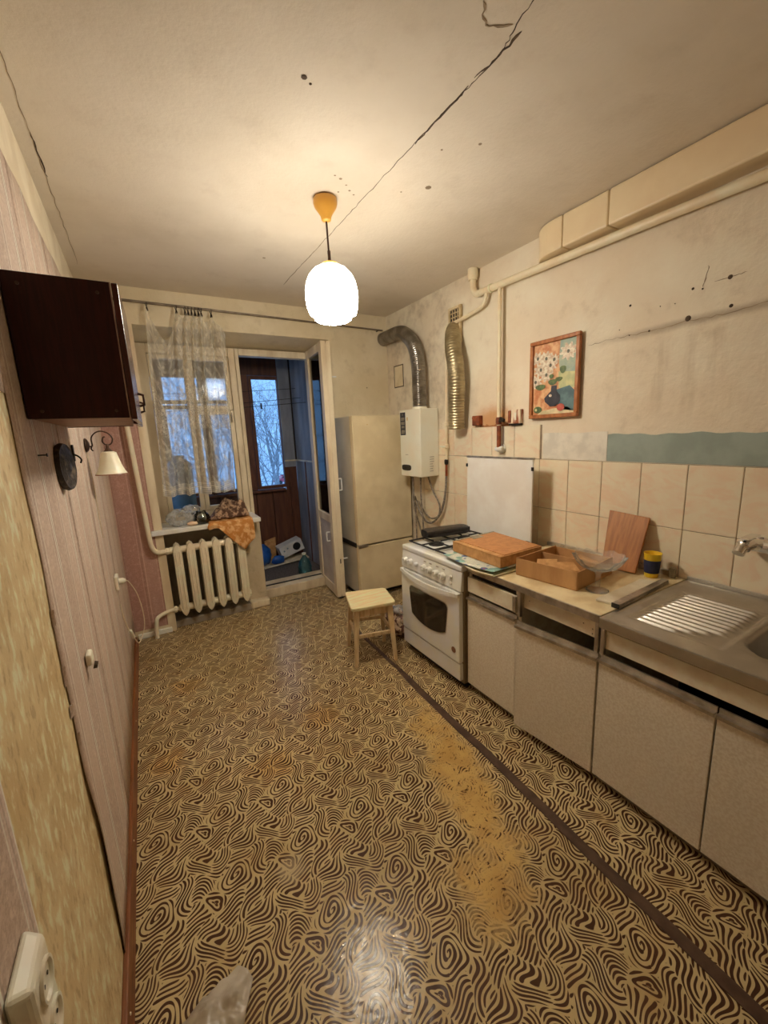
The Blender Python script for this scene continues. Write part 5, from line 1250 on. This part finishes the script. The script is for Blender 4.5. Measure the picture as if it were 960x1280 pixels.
def ocl(u, v):
    # from the sill over its front edge, hanging as a triangle
    x0_, x1_ = .372+.0*v, .705; x = x0_+(x1_-x0_)*u
    if v < .45:
        t = v/.45; y = 3.56-.168*t; zz = .8165+.010*abs(fbm((x,y,1), 14, 3))
        zz += .020*math.sin(u*12)**2*(1-t)
    else:
        t = (v-.45)/.55; low = .05+.205*max(0, 1-abs(u-.76)/.55); x += .02*math.sin(t*3)*(u-.7)
        y = 3.392-.018*math.sin(min(t*3, PI/2))-.012*math.sin(u*17+t*3)*t-.004; zz = .818-low*t+.006*math.sin(u*9)
    return (x, y, zz)
tag(MB().grid(ocl, 40, 40).build('ochre_cloth', orange_cloth, smooth=True, angle=180, solid=.003), 'ochre patterned cloth hanging over the window sill under the scarf', 'cloth')

# ================================================================== BALCONY THINGS
bt = thing('water_bottle', 'teal plastic bottle standing on the balcony floor by the door', 'bottle', (1.30,3.95,.0505))
MB().lathe([(.060,0),(.068,.006),(.070,.030),(.066,.050),(.070,.070),(.066,.090),(.060,.120),(.042,.155),(.022,.180),(.018,.190),(.018,.204)], (1.30,3.95,.051), 24).build('bottle_body', bottle_m, bt, smooth=True, angle=60)
MB().lathe([(.021,0),(.021,.018),(.018,.020)], (1.30,3.95,.2555), 16).build('cap', white_pl, bt, smooth=True, angle=40)
bxx = thing('appliance_box', 'white cardboard box with a printed black circle leaning on the balcony', 'box', (1.33,4.49,.051))
ang = .30; ux = Vector((math.cos(ang),0,math.sin(ang))); uz = Vector((-math.sin(ang),0,math.cos(ang))); o_ = Vector((1.205,4.40,.110))
def bp_(a, b, c): return tuple(o_+ux*a+uz*c+Vector((0,b,0)))
MB().hexa([bp_(0,0,0),bp_(.27,0,0),bp_(.27,.16,0),bp_(0,.16,0),bp_(0,0,.13),bp_(.27,0,.13),bp_(.27,.16,.13),bp_(0,.16,.13)]).build('carton', pm('white_carton', srgb(206,204,200), srgb(190,188,184), 10, .6), bxx, bevel=.002)
MB().lathe([(.045,0),(.045,.0015)], bp_(.195,-.0002,.068), 22, (0,-1,0)).build('printed_circle', black_pl, bxx)
for a, b in ((.045,.075),(.09,.09)): MB().lathe([(.010,0),(.010,.0012)], bp_(a,-.0002,b), 12, (0,-1,0)).build('printed_logo', blue_can, bxx)
fb2 = thing('leaning_plank', 'pale flat plank lying on the balcony floor under the box', 'plank', (1.25,4.38,.051))
MB().hexa([(.98,4.345,.0515),(1.49,4.345,.085),(1.49,4.56,.085),(.98,4.56,.0515),(.98,4.345,.0655),(1.49,4.345,.099),(1.49,4.56,.099),(.98,4.56,.0655)]).build('plank_board', white_board, fb2, bevel=.002)
tag(blob((.99,4.46,.175), (.105,.09,.125), .22, 2.2, 22, 14, .078, 3).build('blue_bag', blue_bag, smooth=True, angle=180), 'bright blue plastic bag on the balcony left of the white box', 'bag')
tag(blob((1.14,4.37,.118), (.075,.03,.055), .25, 2.4, 18, 12, .084, 8).build('blue_bag', blue_bag, smooth=True, angle=180), 'small dark blue bag lying below the white box on the balcony', 'bag')
tag(MB().hexa([(1.03,4.56,.07),(1.17,4.56,.08),(1.17,4.60,.08),(1.03,4.60,.07),(1.06,4.565,.30),(1.185,4.565,.335),(1.185,4.60,.335),(1.06,4.60,.30)]).build('cardboard_sheet', cardboard_side, bevel=.002), 'bent cardboard piece standing behind the blue bag on the balcony', 'cardboard')
cn = thing('blue_canister', 'tall blue canister on the balcony seen through the window', 'canister', (.28,4.28,.0505))
MB().lathe([(.10,0),(.105,.01),(.105,.62)], (.28,4.28,.051), 24).build('stand', balc_wood, cn)
MB().lathe([(.10,.6205),(.108,.64),(.108,1.16),(.096,1.21),(.05,1.25),(.05,1.28)], (.28,4.28,.051), 28).build('canister_body', blue_can, cn, smooth=True, angle=60)

# ================================================================== OUTSIDE
GZ = -5.6
def snow_h(x, y): return GZ+.25*fbm((x,y,0), .06, 3)
sn_ = MB().grid(lambda u, v: (-60+150*u, 8+150*v, snow_h(-60+150*u, 8+150*v)), 60, 60).build('ground_snow', snow, smooth=True, angle=180); sk(sn_)
def tree(x, y, h, seed, label):
    rnd = random.Random(seed); m_ = MB()
    def br(p, d, L, r, lv):
        P = [p]; R = [r]; k = 3 if lv > 1 else 4
        for i in range(k):
            d = (d+Vector((rnd.uniform(-.18,.18), rnd.uniform(-.18,.18), rnd.uniform(-.02,.12)))).normalized(); p = p+d*(L/k); P.append(p); R.append(r*(1-.55*(i+1)/k))
        m_.tube(P, R, 5 if lv < 2 else 3, caps=False)
        if lv < 4:
            for j in range((5,4,4,3)[lv]):
                t = rnd.uniform(.35, 1); i0 = min(int(t*k), k-1); q0 = P[i0].lerp(P[i0+1], t*k-i0); a = rnd.uniform(0, 2*PI); s_ = rnd.uniform(.45, .95)
                o_d = d.orthogonal().normalized(); o_d = Matrix.Rotation(a, 3, d) @ o_d
                br(q0, (d*math.cos(s_)+o_d*math.sin(s_)).normalized(), L*rnd.uniform(.5,.72), r*.45*(1-.4*t)+.004, lv+1)
    br(Vector((x,y,snow_h(x,y)-.2)), Vector((0,0,1)), h*.55, h*.011, 0)
    o = m_.build('bare_tree', bark); return tag(o, label, 'tree', 'bare trees outside the balcony')
for k, (x, y, h, lb2) in enumerate(((4.6,17,11,'bare winter tree nearest the balcony window behind the right pane'),(6.6,23,13,'bare winter tree just left of the parked red car'),(3.2,20,12,'bare winter tree behind the left balcony posts'),
        (9.5,31,14,'tall bare winter tree rising behind the right pane'),(1.6,18,12,'bare winter tree seen through the lace curtain'),(12.5,44,15,'far bare winter tree beyond the parked car'),
        (5.0,40,14,'far bare winter tree between the balcony posts'),(.9,33,13,'far bare winter tree at the left behind the curtain'))): tree(x, y, h, 31+k, lb2)
cr = thing('parked_car', 'red car parked on the snowy street below the window', 'car', (18.7,62,snow_h(18.7,62)))
cz = snow_h(18.7,62); cxn, cyn = 18.7, 62
prof = [(-2.1,.35),(-2.1,.75),(-1.95,.92),(-1.2,1.0),(-.65,1.42),(.75,1.45),(1.45,1.02),(2.0,.95),(2.12,.7),(2.12,.35)]
MB().prism([(cxn+a, cz+b) for a, b in prof], cyn-.85, cyn+.85, 'y').build('car_body', car_red, cr, bevel=.06, seg=2)
MB().prism([(cxn-1.05,cz+1.02),(cxn-.6,cz+1.36),(cxn+.05,cz+1.38),(cxn+.05,cz+1.02)], cyn-.87, cyn-.852, 'y').build('side_window', glass_dark, cr)
MB().prism([(cxn+.13,cz+1.02),(cxn+.13,cz+1.38),(cxn+.70,cz+1.38),(cxn+1.2,cz+1.04)], cyn-.87, cyn-.852, 'y').build('side_window', glass_dark, cr)
for dx in (-1.3, 1.35):
    for dy in (-.86, .86): MB().lathe([(.32,-.1),(.32,.1)], (cxn+dx,cyn+dy*.92,cz+.32), 18, (0,1,0)).build('wheel', tyre, cr)
MB().prism([(cxn-.9,cz+1.455),(cxn+.85,cz+1.475),(cxn+.7,cz+1.56),(cxn-.7,cz+1.55)], cyn-.75, cyn+.75, 'y').build('roof_snow', snow, cr)
